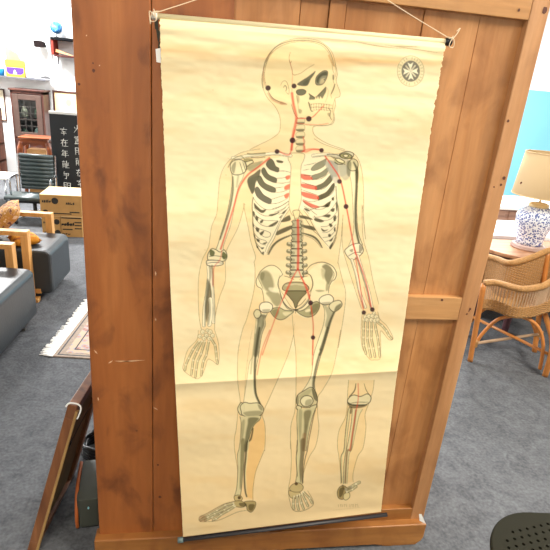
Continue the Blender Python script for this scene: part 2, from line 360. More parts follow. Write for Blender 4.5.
# skull
fill(Z(A_, [(135, 115), (180, 70), (240, 48), (300, 45), (355, 55), (396, 84), (420, 120), (432, 165), (425, 200), (440, 235), (430, 255), (425, 300), (430, 330), (425, 400), (400, 425), (340, 430), (270, 405), (245, 380), (235, 340), (170, 320), (135, 290), (113, 240), (112, 180)]), 'f0d9a0', .5, .6, sm=True)
ln([(20, 310), (18, 230), (30, 150), (60, 90), (110, 40), (180, 12), (260, 3), (340, 8), (400, 25), (440, 60), (465, 110), (480, 170)], Hh, .75, a=.85)
ln([(42, 300), (28, 230), (42, 150), (75, 88), (125, 45), (190, 20), (260, 12), (335, 16), (395, 34), (432, 66), (455, 105), (470, 150)], Hh, .5, a=.7)
stroke(Z(Hh, [(36, 150), (58, 100), (82, 74)]), 1.3, '6e5630', .6, taper=.8); stroke(Z(Hh, [(24, 170), (22, 240), (34, 300)]), 1.6, 'b98a62', .6, taper=.5)
stroke(Z(A_, [(128, 290), (150, 318), (185, 335), (212, 342)]), 2.4, 'b07e5c', .65, soft=1.2, taper=.7); ln([(126, 275), (150, 312), (185, 330), (215, 340)], A_, .6)
stroke(Z(Hh, [(445, 100), (462, 140), (475, 165)]), 1.6, 'c08a4c', .6, soft=1.)
ln([(196, 80), (188, 115), (195, 150), (207, 190), (216, 225), (262, 215), (305, 185), (350, 158)], Hh, .5, c='8a5a34', a=.8); ln([(188, 130), (196, 150), (203, 135)], Hh, .7, c='8a5a34', a=.7)
shape([(135, 190), (175, 160), (215, 135), (255, 105), (278, 88), (262, 120), (240, 150), (222, 190), (205, 203), (165, 202)], Se, '62604a', w=.4, la=.6, a=.95); dark([(180, 180), (225, 150), (215, 190), (190, 198)], Se, '56543e', .6, 1.2)
shape([(278, 170), (285, 135), (310, 105), (345, 84), (372, 88), (374, 115), (358, 160), (335, 190), (305, 198), (284, 192)], Se, '8b866a', w=.6, la=.9, a=.97); dark([(285, 165), (295, 130), (330, 98), (368, 92), (368, 120), (335, 125), (310, 150), (300, 185)], Se, '4c4a36', .85, 1.2); dark([(325, 150), (350, 145), (345, 175), (325, 188), (312, 180)], Se, 'cdb98a', .8, 1.2); c = Z(Se, [(348, 155)])[0]; dot(*c, .6, DK, .8)
shape([(127, 245), (145, 232), (180, 230), (203, 242), (200, 262), (175, 277), (145, 275), (130, 262)], Se, '6a6850', w=.5, a=.97)
dark([(225, 262), (248, 275), (272, 292), (275, 308), (250, 312), (228, 310), (232, 285)], Se, '62604a', .9); dark([(285, 292), (310, 262), (345, 225), (362, 210), (362, 245), (345, 280), (330, 305), (318, 285), (308, 308), (298, 285), (290, 305)], Se, '62604a', .9)
ln([(225, 262), (250, 282), (278, 292), (315, 260), (360, 212)], Se, .6)
ln([(225, 330), (232, 365), (245, 400), (260, 402)], Se, .8); dark([(220, 330), (236, 345), (240, 380), (228, 360)], Se, '6a6644', .75)
for k in range(8): x = 246 + k * 20; ln([(x, 342 + k * .8), (x - 2, 372 + k), (x + 2, 392 + k)], Se, .45, a=.65, taper=0)
ln([(240, 350), (300, 342), (410, 355)], Se, .5, a=.7); ln([(240, 374), (300, 370), (415, 382)], Se, .55, a=.75); ln([(250, 396), (330, 390), (410, 402)], Se, .4, a=.6)
dark([(128, 275), (150, 285), (152, 320), (142, 345), (132, 310)], Se, SH, .45, 1.); dark([(150, 385), (172, 395), (165, 420), (148, 415)], Se, SH, .5, 1.); ln([(130, 285), (142, 360), (150, 420)], Se, .5, a=.5)
ln([(380, 380), (398, 400), (392, 440), (405, 470)], Se, .7, c=SH, a=.9); dark([(372, 420), (392, 415), (395, 445), (380, 440)], Se, SH, .5, 1.)
ln([(190, 508), (300, 518), (385, 510), (415, 480), (420, 440), (412, 380), (430, 310)], Se, .5, a=.6)
dark([(412, 115), (425, 125), (424, 155), (412, 150)], Se, SH, .6); ln([(432, 190), (420, 230), (402, 268)], Se, 1., c=SH, a=.85); ln([(408, 20), (415, 80), (425, 110), (418, 160), (425, 200), (400, 265), (405, 300)], Se, .5, a=.6); ln([(430, 20), (440, 90), (436, 130)], Se, .5, a=.6)
ln([(365, 215), (378, 240), (372, 290), (355, 330)], Se, .4, a=.5)
ln([(4, 200), (20, 170), (45, 165), (62, 195), (72, 245), (66, 268), (50, 255)], Se, .5, a=.7); ln([(28, 215), (40, 200), (52, 220), (45, 245)], Se, 1., c=SH, a=.7); dark([(0, 325), (25, 330), (50, 345), (20, 350), (0, 345)], Se, 'a87c54', .7, 1.)
for k in range(5):        # neck vertebrae
    y = 405 + k * 32; shape([(262, y), (290, y - 3), (298, y + 10), (290, y + 22), (264, y + 24), (255, y + 12)], A_, c='dccb9a', la=.5, w=.5)
    dark([(258, y + 18), (294, y + 17), (290, y + 27), (262, y + 27)], A_, SH, .75)
ln([(235, 340), (250, 385), (268, 405)], A_, .5)
stroke(Z(A_, [(238, 290), (245, 340), (258, 400), (252, 440), (243, 480), (236, 548)]), 2.6, RED, .7, soft=.8)
stroke(Z(A_, [(262, 405), (290, 405), (330, 400), (362, 370), (385, 345)]), 1., RED, .75); stroke(Z(A_, [(262, 428), (350, 434), (405, 428)]), .8, RED, .5)
stroke(Z(A_, [(230, 150), (240, 200), (238, 290), (245, 340)]), .6, RED, .45)
stroke(Z(A_, [(290, 490), (298, 548)]), 1.3, RED, .5)

# ribcage
fill(Z(D_, [(230, 110), (300, 100), (400, 60)]) + Z(E_, [(80, 80), (200, 60), (270, 90), (340, 180), (370, 300), (375, 420)]) + Z(F_, [(545, 0), (537, 100), (522, 200), (500, 270), (485, 265), (440, 195), (380, 80), (330, 45), (270, 45), (225, 130), (185, 215), (142, 300), (120, 298), (98, 250), (76, 150), (70, 60), (72, -60)]) + Z(D_, [(125, 280), (170, 180)]), BONE, .75, 1.)
dark([(60, 265), (110, 225), (160, 190), (150, 250), (125, 290), (113, 360), (95, 385), (75, 345)], D_, '5e5a44', .92)
for g, c in [([(205, 150), (235, 108), (262, 125), (280, 165), (305, 182), (300, 212), (262, 203), (230, 188)], '5f5b45'),
          ([(168, 202), (190, 178), (225, 232), (285, 262), (280, 296), (225, 278), (188, 246)], '5f5b45'),
          ([(133, 262), (160, 243), (198, 300), (275, 338), (272, 373), (210, 357), (155, 315)], '5f5b45'),
          ([(117, 350), (140, 330), (185, 390), (245, 428), (235, 462), (180, 442), (132, 402)], '64604e'),
          ([(290, 120), (335, 128), (330, 140), (295, 135)], SH)]:
    shape(g, D_, c, w=.5, la=.8, a=.95)
for g, c in [([(165, 188), (200, 150), (260, 120), (285, 108), (272, 160), (225, 190), (180, 202)], '8d896c'),
          ([(175, 240), (240, 217), (295, 178), (300, 205), (270, 242), (210, 266), (170, 272)], '837f64'),
          ([(200, 325), (262, 295), (322, 232), (337, 262), (308, 305), (255, 340), (203, 352)], '5f5b44'),
          ([(222, 400), (285, 368), (335, 305), (350, 308), (343, 350), (300, 400), (240, 428), (218, 428)], '4c4730')]:
    shape(g, E_, c, w=.5, la=.7, a=.95)
dark([(300, 115), (350, 150), (380, 240), (385, 290), (350, 300), (320, 240), (300, 180)], E_, 'b0ad9c', .65, 1.)
for g in [[(80, 228), (150, 238), (178, 270), (120, 275), (88, 258)], [(93, 303), (200, 322), (202, 352), (120, 340), (92, 328)], [(93, 366), (215, 398), (215, 430), (130, 415), (94, 395)], [(100, 432), (170, 460), (235, 488), (180, 494), (118, 462)]]:
    dark(g, E_, 'd0503a', .85, .6)
for g in [[(358, 247), (392, 238), (388, 266), (364, 272)], [(350, 325), (392, 306), (390, 340), (352, 352)], [(348, 392), (384, 376), (380, 410), (356, 420)]]: dark(g, D_, 'dd6a4a', .9, .6)
# rib edges near the breastbone
for p in [[(300, 205), (350, 205), (395, 215)], [(285, 262), (340, 258), (365, 250)], [(280, 296), (330, 300), (390, 290)], [(275, 338), (340, 330)], [(272, 373), (330, 368), (390, 345)], [(245, 428), (300, 410), (350, 395)], [(235, 462), (300, 455), (375, 420)], [(255, 500), (320, 480), (380, 440)], [(270, 530), (340, 500), (385, 460)], [(300, 545), (350, 525), (390, 480)]]: ln(p, D_, .5)
for p in [[(100, 200), (150, 190)], [(110, 160), (165, 150), (200, 140)], [(110, 235), (175, 240)], [(175, 272), (250, 262), (310, 215)], [(90, 290), (150, 310), (203, 322)], [(200, 355), (270, 340), (330, 280)], [(90, 350), (160, 375), (220, 395)], [(100, 425), (160, 445), (240, 430), (320, 390), (350, 350)], [(110, 480), (160, 505), (230, 490)], [(110, 500), (150, 540)], [(160, 510), (210, 549)]]: ln(p, E_, .5)
# lower ribs, left side
stroke(Z(Fa, [(60, 90), (52, 150), (56, 220), (58, 290), (66, 360), (85, 440), (125, 505)]), 1., '4c4628', .8)
for g in [[(66, 130), (90, 155), (122, 182), (155, 178), (142, 200), (120, 205), (90, 185), (70, 165)], [(60, 190), (72, 205), (70, 235), (60, 222)], [(78, 225), (98, 238), (92, 265), (76, 250)], [(112, 262), (135, 255), (128, 275), (112, 280)], [(54, 270), (64, 285), (66, 310), (56, 300)], [(80, 310), (105, 322), (98, 345), (82, 335)], [(110, 350), (140, 335), (130, 362), (114, 368)], [(62, 355), (74, 370), (76, 395), (66, 380)], [(84, 392), (108, 402), (104, 418), (88, 412)], [(128, 428), (160, 418), (148, 435)], [(82, 440), (96, 450), (98, 468), (86, 458)], [(115, 462), (140, 458), (128, 472)], [(124, 495), (140, 490), (134, 515)], [(172, 300), (240, 262), (235, 280), (200, 302)], [(175, 218), (230, 205), (250, 190), (240, 210), (195, 228)], [(275, 200), (305, 178), (290, 205), (272, 212)], [(250, 240), (275, 215), (262, 240)]]:
    dark(g, Fa, '464028', .92)
for p in [[(60, 90), (90, 135), (150, 178), (220, 175), (290, 140), (322, 118)], [(64, 165), (100, 205), (160, 228), (230, 212), (300, 165)], [(58, 200), (95, 235), (140, 258), (200, 262), (242, 262)], [(66, 230), (110, 285), (165, 305), (215, 298), (240, 270)], [(60, 290), (105, 320), (150, 335), (185, 352), (180, 378), (140, 380), (105, 350), (70, 310)], [(66, 350), (100, 390), (150, 408), (162, 425)], [(72, 380), (110, 425), (150, 440)], [(80, 420), (110, 455), (140, 458)], [(86, 455), (120, 498)], [(330, 175), (290, 230), (250, 300), (215, 390), (180, 450), (160, 500)], [(318, 165), (270, 235), (225, 330), (190, 400), (165, 440), (148, 490)], [(170, 510), (178, 480)]]: ln(p, Fa, .55, a=.8)
# lower ribs, right side
stroke(Z(Fb, [(300, 10), (305, 100), (318, 180), (316, 280), (300, 370), (262, 465)]), 1.1, '4c4628', .75)
for g in [[(160, 158), (205, 152), (240, 128), (262, 120), (248, 160), (210, 162)], [(268, 95), (285, 90), (285, 112), (272, 112)], [(218, 146), (240, 142), (244, 158), (228, 162)], [(262, 178), (290, 170), (285, 195), (268, 195)], [(200, 228), (240, 215), (262, 220), (250, 238), (230, 236)], [(282, 235), (300, 222), (298, 262), (284, 262)], [(138, 248), (160, 242), (212, 262), (190, 274), (150, 265)], [(248, 285), (262, 282), (276, 298), (260, 310)], [(192, 315), (215, 330), (245, 325), (215, 342), (198, 335)], [(286, 315), (296, 310), (296, 340), (285, 335)], [(242, 365), (258, 358), (264, 375), (250, 382)], [(250, 410), (280, 385), (268, 412)], [(250, 455), (280, 415), (262, 470)], [(65, 172), (85, 172), (112, 190), (92, 192)], [(300, 120), (312, 150), (308, 200), (300, 170)]]:
    dark(g, Fb, '464028', .92)
for p in [[(60, 118), (110, 160), (170, 180), (230, 160), (290, 80)], [(130, 235), (190, 232), (250, 200), (300, 130)], [(60, 180), (100, 235), (140, 310), (190, 385), (245, 450)], [(40, 200), (85, 260), (130, 330), (165, 360), (200, 400)], [(205, 262), (260, 250), (305, 200)], [(190, 305), (240, 300), (290, 262), (310, 230)], [(200, 350), (250, 340), (300, 290)], [(205, 385), (255, 375), (300, 330)], [(222, 415), (262, 400), (296, 365)], [(262, 465), (285, 430), (305, 380)], [(140, 225), (150, 240)]]: ln(p, Fb, .55, a=.8)
for g in [[(268, 84), (275, 88), (276, 112), (225, 122), (240, 100)], [(280, 140), (280, 160), (212, 192), (198, 190), (210, 168)]]: dark(g, F_, '4c4730', .9)
for g in [[(330, 84), (335, 100), (400, 108), (370, 90)], [(333, 132), (345, 150), (415, 168), (400, 145), (360, 138)]]: dark(g, F_, '4c4730', .9)
stroke(Z(F_, [(158, 298), (180, 255), (215, 222), (280, 192)]), 2.1, '625c42', .95, taper=.5)
stroke(Z(F_, [(345, 182), (400, 200), (430, 225), (452, 262)]), 2.1, '625c42', .95, taper=.5)
for p in [[(150, 300), (172, 255), (208, 225), (275, 200)], [(345, 190), (395, 210), (425, 235), (445, 262)]]: ln(p, F_, .4)
# sternum
shape([(385, 70), (440, 62), (505, 72), (500, 120), (480, 170), (478, 300), (482, 420), (462, 500), (440, 545), (410, 549), (385, 480), (388, 400), (392, 300), (400, 170), (378, 110)], D_, c='f2dba6', la=.5)
shape([(292, 60), (328, 60), (318, 108), (306, 112), (298, 90)], F_, c='e8d29c', la=.7)
# collarbones, shoulder blades, humeri heads
bone([(150, 128), (180, 126), (220, 118), (290, 112), (350, 108), (415, 118)], 2.6, B_, 1, sa=.35)
bone([(60, 118), (120, 112), (170, 118), (215, 108), (240, 112)], 2.8, C_, 1, sa=.5)
dark([(125, 128), (150, 140), (190, 138), (240, 150), (290, 140), (260, 165), (210, 180), (170, 150)], B_, SH, .5)
shape([(180, 112), (215, 98), (245, 108), (235, 130), (205, 125)], C_, c='cfc5a0'); dark([(160, 130), (205, 126), (230, 150), (215, 200), (180, 215), (160, 190)], C_, 'aaa893', .6, 1.)
dark([(140, 120), (180, 135), (210, 160), (180, 150)], C_, DK, .6); dark([(230, 140), (255, 140), (262, 190), (255, 240), (240, 210)], C_, DK, .55)
# left upper arm
al = edge(B_, [(140, 168), (148, 225), (140, 300), (122, 390), (98, 470)], J_, [(104, 425), (84, 440)]); ar = edge(B_, [(210, 172), (196, 220), (176, 260), (160, 340), (142, 430), (118, 500)], J_, [(130, 425), (140, 442)])
fill(al + ar[::-1], 'ecdfb2', .95); stroke(al, .6, LINE, .85, sm=False); stroke(ar, .5, LINE, .7, sm=False)
stroke(Z(B_, [(150, 215), (150, 280), (136, 360), (112, 440), (92, 500)]), 2.2, '5e5a3e', .85, soft=1.1, taper=.3); stroke(Z(B_, [(176, 205), (168, 260)]), 2., 'a39c76', .6, soft=1.4)
stroke(Z(Sc, [(300, 125), (340, 130), (458, 122)]), 1.6, '6e6638', .7, soft=.8); stroke(Z(Sc, [(330, 160), (400, 162), (458, 155)]), .9, DK, .7)
dark([(265, 175), (300, 165), (345, 175), (340, 195), (300, 190), (285, 215), (268, 200)], Sc, '8e8656', .8, .8); dark([(310, 235), (360, 225), (420, 200), (410, 240), (370, 270), (330, 290), (300, 270)], Sc, 'a59e74', .8, 1.2); dark([(300, 360), (380, 330), (400, 345), (370, 400), (355, 480), (320, 455), (300, 410)], Sc, '66624a', .9, 1.)
shape([(272, 208), (300, 196), (340, 188), (350, 205), (320, 222), (300, 238), (280, 235)], Sc, c='e8daa8'); stroke(Z(Sc, [(120, 250), (140, 210), (180, 165), (240, 148), (268, 175)]), 1., '8b7f4e', .75)
shape([(138, 165), (152, 142), (188, 136), (212, 158), (208, 190), (178, 205), (148, 200)], B_, c='eadcae'); dark([(143, 175), (155, 150), (165, 150), (156, 200)], B_, SH, .6, 1.)
ln([(182, 148), (198, 200)], B_, .6); ln([(196, 145), (210, 190)], B_, .6); ln([(205, 150), (216, 185)], B_, .5)
shape([(84, 428), (100, 430), (118, 440), (135, 432), (146, 455), (135, 475), (100, 478), (72, 472), (70, 450)], J_, c='ecdfb2', la=.9)
dark([(80, 430), (97, 440), (92, 456), (78, 452)], J_, '565c30', .9); dark([(130, 438), (146, 455), (135, 470), (125, 458)], J_, '565c30', .9); ln([(74, 458), (100, 455), (135, 460)], J_, .6)
# left forearm
bone([(118, 85), (128, 150), (138, 250), (142, 330), (143, 440)], 3., L_, -1, sa=.5)
bone([(112, 95), (116, 160), (106, 250), (90, 350), (85, 460)], 2.8, L_, -1, sa=.6)
dark([(108, 175), (130, 240), (133, 300), (118, 380), (100, 440), (90, 340), (98, 240)], L_, '57533c', .8, 1.6)
bone([(125, 300), (128, 380), (118, 455)], 3.6, L_, 1, sa=.6)
shape([(104, 65), (150, 62), (195, 70), (200, 88), (150, 98), (106, 92)], L_); ln([(105, 80), (150, 76), (198, 80)], L_, .7); stroke(Z(L_, [(135, 95), (142, 150), (140, 210)]), 1.6, '6a5a3c', .6, soft=1.)
# right upper arm and forearm
hl = edge(K_, [(74, 52), (90, 110), (96, 200), (98, 280), (80, 332)]); hr = edge(K_, [(112, 48), (112, 120), (109, 200), (114, 280), (130, 328)])
fill(hl + hr[::-1], 'eadcae', .95); stroke(hl, .5, LINE, .65, sm=False); stroke(hr, .6, LINE, .9, sm=False)
stroke(Z(K_, [(106, 55), (108, 120), (105, 200), (107, 270), (118, 325)]), 2.4, '47432c', .9, soft=1., taper=.2)
dark([(0, 200), (90, 190), (120, 240), (115, 330), (60, 330), (20, 270)], Sd, 'a3a08c', .75, 1.2); dark([(130, 240), (180, 230), (230, 260), (225, 340), (180, 370), (140, 320)], Sd, 'a8a58c', .7, 1.5)
shape([(135, 140), (160, 125), (200, 120), (240, 140), (245, 160), (200, 172), (150, 160)], Sd, c='a29a66'); shape([(165, 140), (195, 132), (215, 145), (190, 160)], Sd, c='ecdcaa'); stroke(Z(Sd, [(20, 132), (90, 135), (140, 145)]), 1., DK, .75); dark([(85, 170), (120, 165), (180, 190), (190, 215), (150, 218), (95, 205)], Sd, 'b8ae7c', .9); stroke(Z(Sd, [(90, 205), (120, 222), (160, 222)]), 1., DK, .8); shape([(95, 172), (130, 170), (175, 195), (165, 212), (120, 200)], Sd, c='eadba8')
stroke(Z(Sd, [(225, 195), (255, 185), (285, 205), (296, 240), (290, 300)]), 1.6, '3f3a20', .9)
shape([(80, 45), (95, 30), (112, 40), (112, 62), (98, 72), (82, 66)], K_, c='d6c99a'); stroke(Z(C_, [(246, 148), (262, 185), (262, 240)]), 2.6, '4a462e', .85, soft=1., taper=.4); dark([(215, 145), (235, 150), (228, 210), (215, 200)], C_, '6e6a4e', .7, 1.2)
shape([(78, 335), (95, 325), (120, 322), (132, 345), (118, 365), (90, 378), (68, 350)], K_, la=.9); ln([(80, 365), (105, 352), (130, 355)], K_, .7); dark([(118, 325), (130, 340), (118, 354)], K_, DK, .6); dark([(84, 345), (96, 340), (94, 352)], K_, SH, .6)
bone([(92, 378), (108, 430), (120, 490), (138, 540)], 2.4, K_, 1, sa=.5)
bone([(112, 365), (132, 430), (150, 490), (160, 540)], 2.8, K_, 1, sh='5b6044', sa=.85)
# hands
def finger(P, o, w=1.5):
    Q = Z(o, P)
    for a, b in zip(Q, Q[1:]):
        dx, dy = (b[0] - a[0]) * .07, (b[1] - a[1]) * .07
        stroke([(a[0] + dx, a[1] + dy), (b[0] - dx, b[1] - dy)], w + 1., '4a3a1a', .85, sm=False); stroke([(a[0] + dx, a[1] + dy), (b[0] - dx, b[1] - dy)], w, 'e6d4a0', 1., sm=False)
        stroke([(a[0] + dx + .35, a[1] + dy), (b[0] - dx + .35, b[1] - dy)], w * .35, SH, .6, sm=False)
        dot(a[0], a[1], w * .62, 'efe0b4', .8)
for P in [[(165, 215), (125, 270), (95, 330), (75, 375), (68, 415)], [(185, 215), (150, 285), (125, 345), (118, 400), (112, 445)], [(205, 215), (180, 300), (155, 350), (145, 410), (140, 462)], [(232, 215), (215, 310), (195, 350), (185, 405), (180, 450)], [(250, 200), (275, 240), (282, 285), (285, 330), (292, 368)]]: finger(P, HL)
for x, y, r in [(190, 150, 14), (215, 175, 13), (240, 150, 15), (200, 195, 13), (170, 180, 12), (235, 195, 13), (258, 175, 13), (222, 140, 10)]:
    c = Z(HL, [(x, y)])[0]; dot(*c, r / 6.87 + .4, LINE, .7); dot(*c, r / 6.87, 'ecdcae', 1); dot(c[0] + .5, c[1] + .4, .6, SH, .5)
for P in [[(130, 205), (128, 265), (125, 325), (128, 380), (145, 440)], [(155, 215), (155, 270), (152, 330), (165, 400), (178, 465)], [(180, 215), (182, 270), (180, 330), (195, 400), (207, 462)], [(205, 225), (212, 270), (225, 325), (232, 390), (240, 460)], [(215, 215), (255, 245), (285, 280), (300, 310), (322, 335)]]: finger(P, HR)
for x, y, r in [(140, 185, 13), (165, 180, 14), (190, 178, 14), (215, 185, 14), (150, 205, 12), (180, 205, 13), (205, 210, 13), (225, 205, 12), (200, 160, 10)]:
    c = Z(HR, [(x, y)])[0]; dot(*c, r / 6.87 + .4, LINE, .7); dot(*c, r / 6.87, 'ecdcae', 1); dot(c[0] + .5, c[1] + .4, .6, '7c6038', .5)
# spine
for k in range(8):
    y = 118 + k * 39; hw = 20 + k * 1.5
    if k > 2:
        for s in (-1, 1):
            dark([(312 + s * hw, y + 2), (312 + s * (hw + 24), y - 4), (312 + s * (hw + 32), y + 8), (312 + s * (hw + 24), y + 18), (312 + s * hw, y + 20)], F_, '6c684c', .85)
            dark([(312 + s * (hw + 2), y + 1), (312 + s * (hw + 20), y - 3), (312 + s * (hw + 22), y + 5), (312 + s * hw, y + 8)], F_, BONE, .6)
    shape([(312 - hw - 5, y - 3), (312 + hw + 5, y - 3), (312 + hw, y + 14), (312 + hw + 5, y + 30), (312 - hw - 5, y + 30), (312 - hw, y + 14)], F_, c='cdc49c')
    dark([(312 - hw, y + 10), (300, y + 10), (300, y + 24), (312 - hw, y + 24)], F_, SH, .45)
    ln([(312 - hw - 4, y + 33), (312 + hw + 4, y + 33)], F_, .6, c=DK, a=.6)
dark([(290, 110), (345, 110), (345, 225), (290, 225)], F_, '8a8464', .45)
# pelvis
fill(Z(G_, [(75, 105), (105, 70), (145, 58), (190, 72), (210, 105), (190, 135), (188, 175), (210, 215), (250, 290), (278, 300), (255, 330), (215, 352), (180, 350), (145, 325), (135, 285), (110, 245), (100, 205), (70, 175), (60, 145)]), 'f0deae', .95, .6, sm=True)
fill(Z(G_, [(350, 95), (385, 60), (430, 42), (475, 50), (503, 85), (505, 125), (485, 150), (465, 180), (460, 215), (420, 240), (400, 290), (375, 330), (330, 345), (290, 325), (278, 300), (300, 290), (345, 245), (365, 200), (370, 150), (365, 115)]), 'f0deae', .95, .6, sm=True)
ln([(225, 100), (205, 65), (165, 38), (120, 42), (75, 75), (55, 110), (42, 145), (50, 180), (80, 200), (92, 250), (95, 285)], Pf, .7, a=.9); ln([(225, 100), (200, 125), (192, 170), (205, 215)], Pf, .7, a=.9)
ln([(65, 95), (60, 130), (75, 165), (90, 200)], Pf, .5)
dark([(68, 92), (95, 72), (125, 78), (150, 110), (165, 170), (150, 215), (115, 215), (90, 180), (72, 140)], Pf, '8f8862', .8, 2.2); dark([(75, 85), (100, 90), (95, 130), (80, 140), (66, 120)], Pf, '77704c', .6, 1.4); dark([(110, 225), (160, 215), (205, 235), (215, 280), (190, 320), (160, 300), (135, 260)], Pf, '8d865e', .75, 1.6); dark([(130, 190), (190, 195), (185, 225), (140, 215)], Pf, 'f3e6bc', .7, 1.5)
ln([(205, 215), (225, 280), (262, 325), (310, 348)], Pf, 1., a=.9); ln([(225, 290), (255, 330), (295, 350)], Pf, .6)
shape([(140, 350), (165, 330), (205, 328), (240, 345), (300, 352), (270, 380), (235, 405), (200, 410), (165, 390)], Pf, c='b5aa7a', w=.7, la=.9); dark([(150, 350), (190, 335), (200, 360), (180, 395), (160, 380)], Pf, '857c54', .8, 1.2); dark([(225, 360), (285, 360), (245, 385)], Pf, 'efdfae', .7, 1.)
ln([(75, 75), (110, 35), (170, 15), (215, 20), (260, 45), (285, 90), (275, 130), (250, 150), (235, 185), (230, 225)], Pg, .8, a=.9); ln([(240, 50), (268, 90), (262, 125), (245, 145)], Pg, .5)
dark([(185, 45), (215, 28), (250, 55), (262, 95), (250, 130), (235, 165), (215, 150), (200, 110), (205, 70)], Pg, '77704e', .85, 1.6); dark([(180, 60), (205, 70), (200, 130), (185, 120)], Pg, 'a8a077', .6, 1.8); dark([(215, 160), (235, 160), (228, 205), (212, 210)], Pg, '857d58', .7, 1.2)
ln([(75, 90), (105, 105), (122, 150), (118, 190), (100, 220)], Pg, .9, a=.9); dark([(140, 208), (175, 205), (205, 212), (165, 220)], Pg, '8d855c', .7, 1.)
shape([(5, 345), (35, 350), (70, 335), (110, 300), (150, 285), (170, 305), (160, 345), (130, 380), (85, 392), (40, 375)], Pg, c='a89e70', w=.7, la=.9); dark([(120, 310), (165, 300), (155, 345), (125, 370), (100, 370)], Pg, '776f48', .8, 1.2); dark([(70, 345), (100, 335), (105, 352), (75, 358)], Pg, 'f0e0b0', .9, .8)
ln([(0, 345), (50, 325), (90, 280), (105, 240)], Pg, 1., a=.85); ln([(0, 325), (40, 305), (75, 265)], Pg, .6)
ln([(190, 110), (185, 170), (212, 220), (250, 280), (278, 300), (315, 280), (350, 235), (370, 170), (362, 112)], G_, .5, a=.6)
shape([(205, 185), (218, 160), (250, 150), (310, 150), (340, 165), (352, 185), (330, 197), (230, 197)], G_, c='a49b70'); stroke(Z(G_, [(225, 168), (280, 160), (335, 170)]), 1.4, 'd8caa0', .7)
shape([(226, 200), (334, 200), (312, 235), (292, 262), (284, 288), (275, 288), (265, 258), (245, 232)], G_, c='6e6744', w=.7)
dark([(255, 205), (310, 205), (290, 240), (270, 240)], G_, '857d58', .6, 1.5)
ln([(268, 300), (292, 300)], G_, 1.2, c=DK); ln([(278, 290), (278, 320)], G_, .6); ln([(215, 115), (235, 120), (270, 135)], G_, .6); ln([(345, 115), (325, 120), (300, 135)], G_, .6)
# femora
fe = edge(G_, [(62, 318), (60, 370), (52, 450), (45, 549)], M_, [(112, 150), (100, 230), (84, 338)]); fr_ = edge(G_, [(122, 322), (110, 352), (112, 385), (92, 440), (75, 549)], M_, [(140, 200), (144, 290), (168, 348)])
fill(fe + fr_[::-1], 'f0deae', .95); stroke(fe, .5, LINE, .6, sm=False); stroke(fr_, .6, LINE, .9, sm=False)
dark([(70, 330), (116, 330), (106, 355), (108, 385), (88, 440), (72, 549), (46, 549), (56, 450), (66, 380)], G_, '67634a', .85, 1.4)
dark([(84, 345), (98, 345), (92, 380), (78, 430), (72, 400)], G_, 'a8a27c', .6, 1.4)
stroke(Z(M_, [(158, -10), (146, 70), (138, 140), (136, 215), (140, 290), (163, 345)]), 2.4, '4c4830', .9, soft=1., taper=.2)
stroke(Z(M_, [(140, 20), (126, 120), (118, 200)]), 1.6, '8f8964', .55, soft=1.2)
shape([(80, 280), (95, 262), (130, 260), (152, 280), (142, 308), (108, 318), (84, 305)], G_); dark([(95, 300), (138, 298), (125, 315), (105, 316)], G_, SH, .5, 1.)
shape([(48, 320), (62, 300), (80, 305), (88, 325), (76, 345), (58, 345)], G_, c='d8cb9c')
ge = edge(G_, [(425, 268), (438, 310), (432, 380), (402, 470), (378, 549)], M_, [(397, 200), (375, 250), (345, 292)]); gr_ = edge(G_, [(500, 305), (478, 345), (458, 420), (434, 500), (418, 549)], M_, [(425, 170), (410, 240), (416, 292)])
fill(ge + gr_[::-1], 'efdfb0', .95); stroke(ge, .55, LINE, .75, sm=False); stroke(gr_, .6, LINE, .9, sm=False)
dark([(432, 275), (450, 330), (440, 390), (462, 395), (492, 320), (505, 300), (480, 300)], G_, '8d8764', .6, 1.6)
stroke(Z(G_, [(488, 318), (466, 370), (446, 440), (424, 520), (410, 549)]), 2.6, '4f4b34', .85, soft=1.2, taper=.2); stroke(Z(M_, [(440, 90), (422, 150), (406, 230), (404, 290)]), 2.4, '4f4b34', .85, soft=1.2, taper=.2)
stroke(Z(M_, [(470, -10), (452, 50), (438, 90)]), 2.4, '4f4b34', .85, soft=1.2)
shape([(408, 245), (428, 225), (465, 218), (487, 240), (476, 265), (440, 274), (415, 265)], G_); dark([(420, 262), (470, 258), (455, 275), (430, 275)], G_, SH, .5, 1.)
shape([(462, 278), (485, 256), (520, 250), (534, 270), (522, 293), (492, 312), (470, 300)], G_, c='e2d5a6'); dark([(500, 282), (530, 266), (520, 294), (492, 310)], G_, SH, .75, 1.)
# knees
shape([(64, 345), (76, 332), (88, 350), (84, 385), (70, 388), (58, 365)], M_, c='d8cb9a')
shape([(70, 350), (88, 332), (115, 336), (150, 334), (172, 350), (176, 372), (158, 392), (110, 398), (80, 390), (74, 372)], M_, c='ddd0a0'); dark([(85, 380), (110, 372), (160, 370), (170, 380), (150, 392), (105, 396)], M_, '857d58', .7, 1.2); dark([(150, 340), (170, 352), (172, 370), (158, 362)], M_, SH, .6, 1.)
ln([(82, 392), (120, 402), (168, 390)], M_, .9, c=DK, a=.85)
shape([(332, 300), (362, 278), (395, 262), (416, 285), (424, 320), (415, 345), (380, 355), (345, 350), (328, 335)], M_, c='cdbf8e'); dark([(340, 300), (375, 275), (400, 270), (380, 300), (350, 318)], M_, 'a39a70', .6, 1.5)
shape([(345, 325), (362, 303), (392, 304), (404, 325), (390, 346), (360, 348)], M_, c='e6d9aa', la=.95); dark([(372, 322), (398, 318), (392, 342), (368, 344)], M_, '857d58', .6, 1.)
dark([(398, 268), (418, 290), (422, 325), (406, 312)], M_, DK, .7, .8); dark([(328, 305), (336, 300), (338, 335), (328, 338)], M_, DK, .5, .8)
shape([(330, 346), (350, 352), (345, 366), (328, 362)], M_, c='d8cb9a'); shape([(390, 352), (418, 342), (416, 358), (395, 364)], M_, c='d8cb9a')
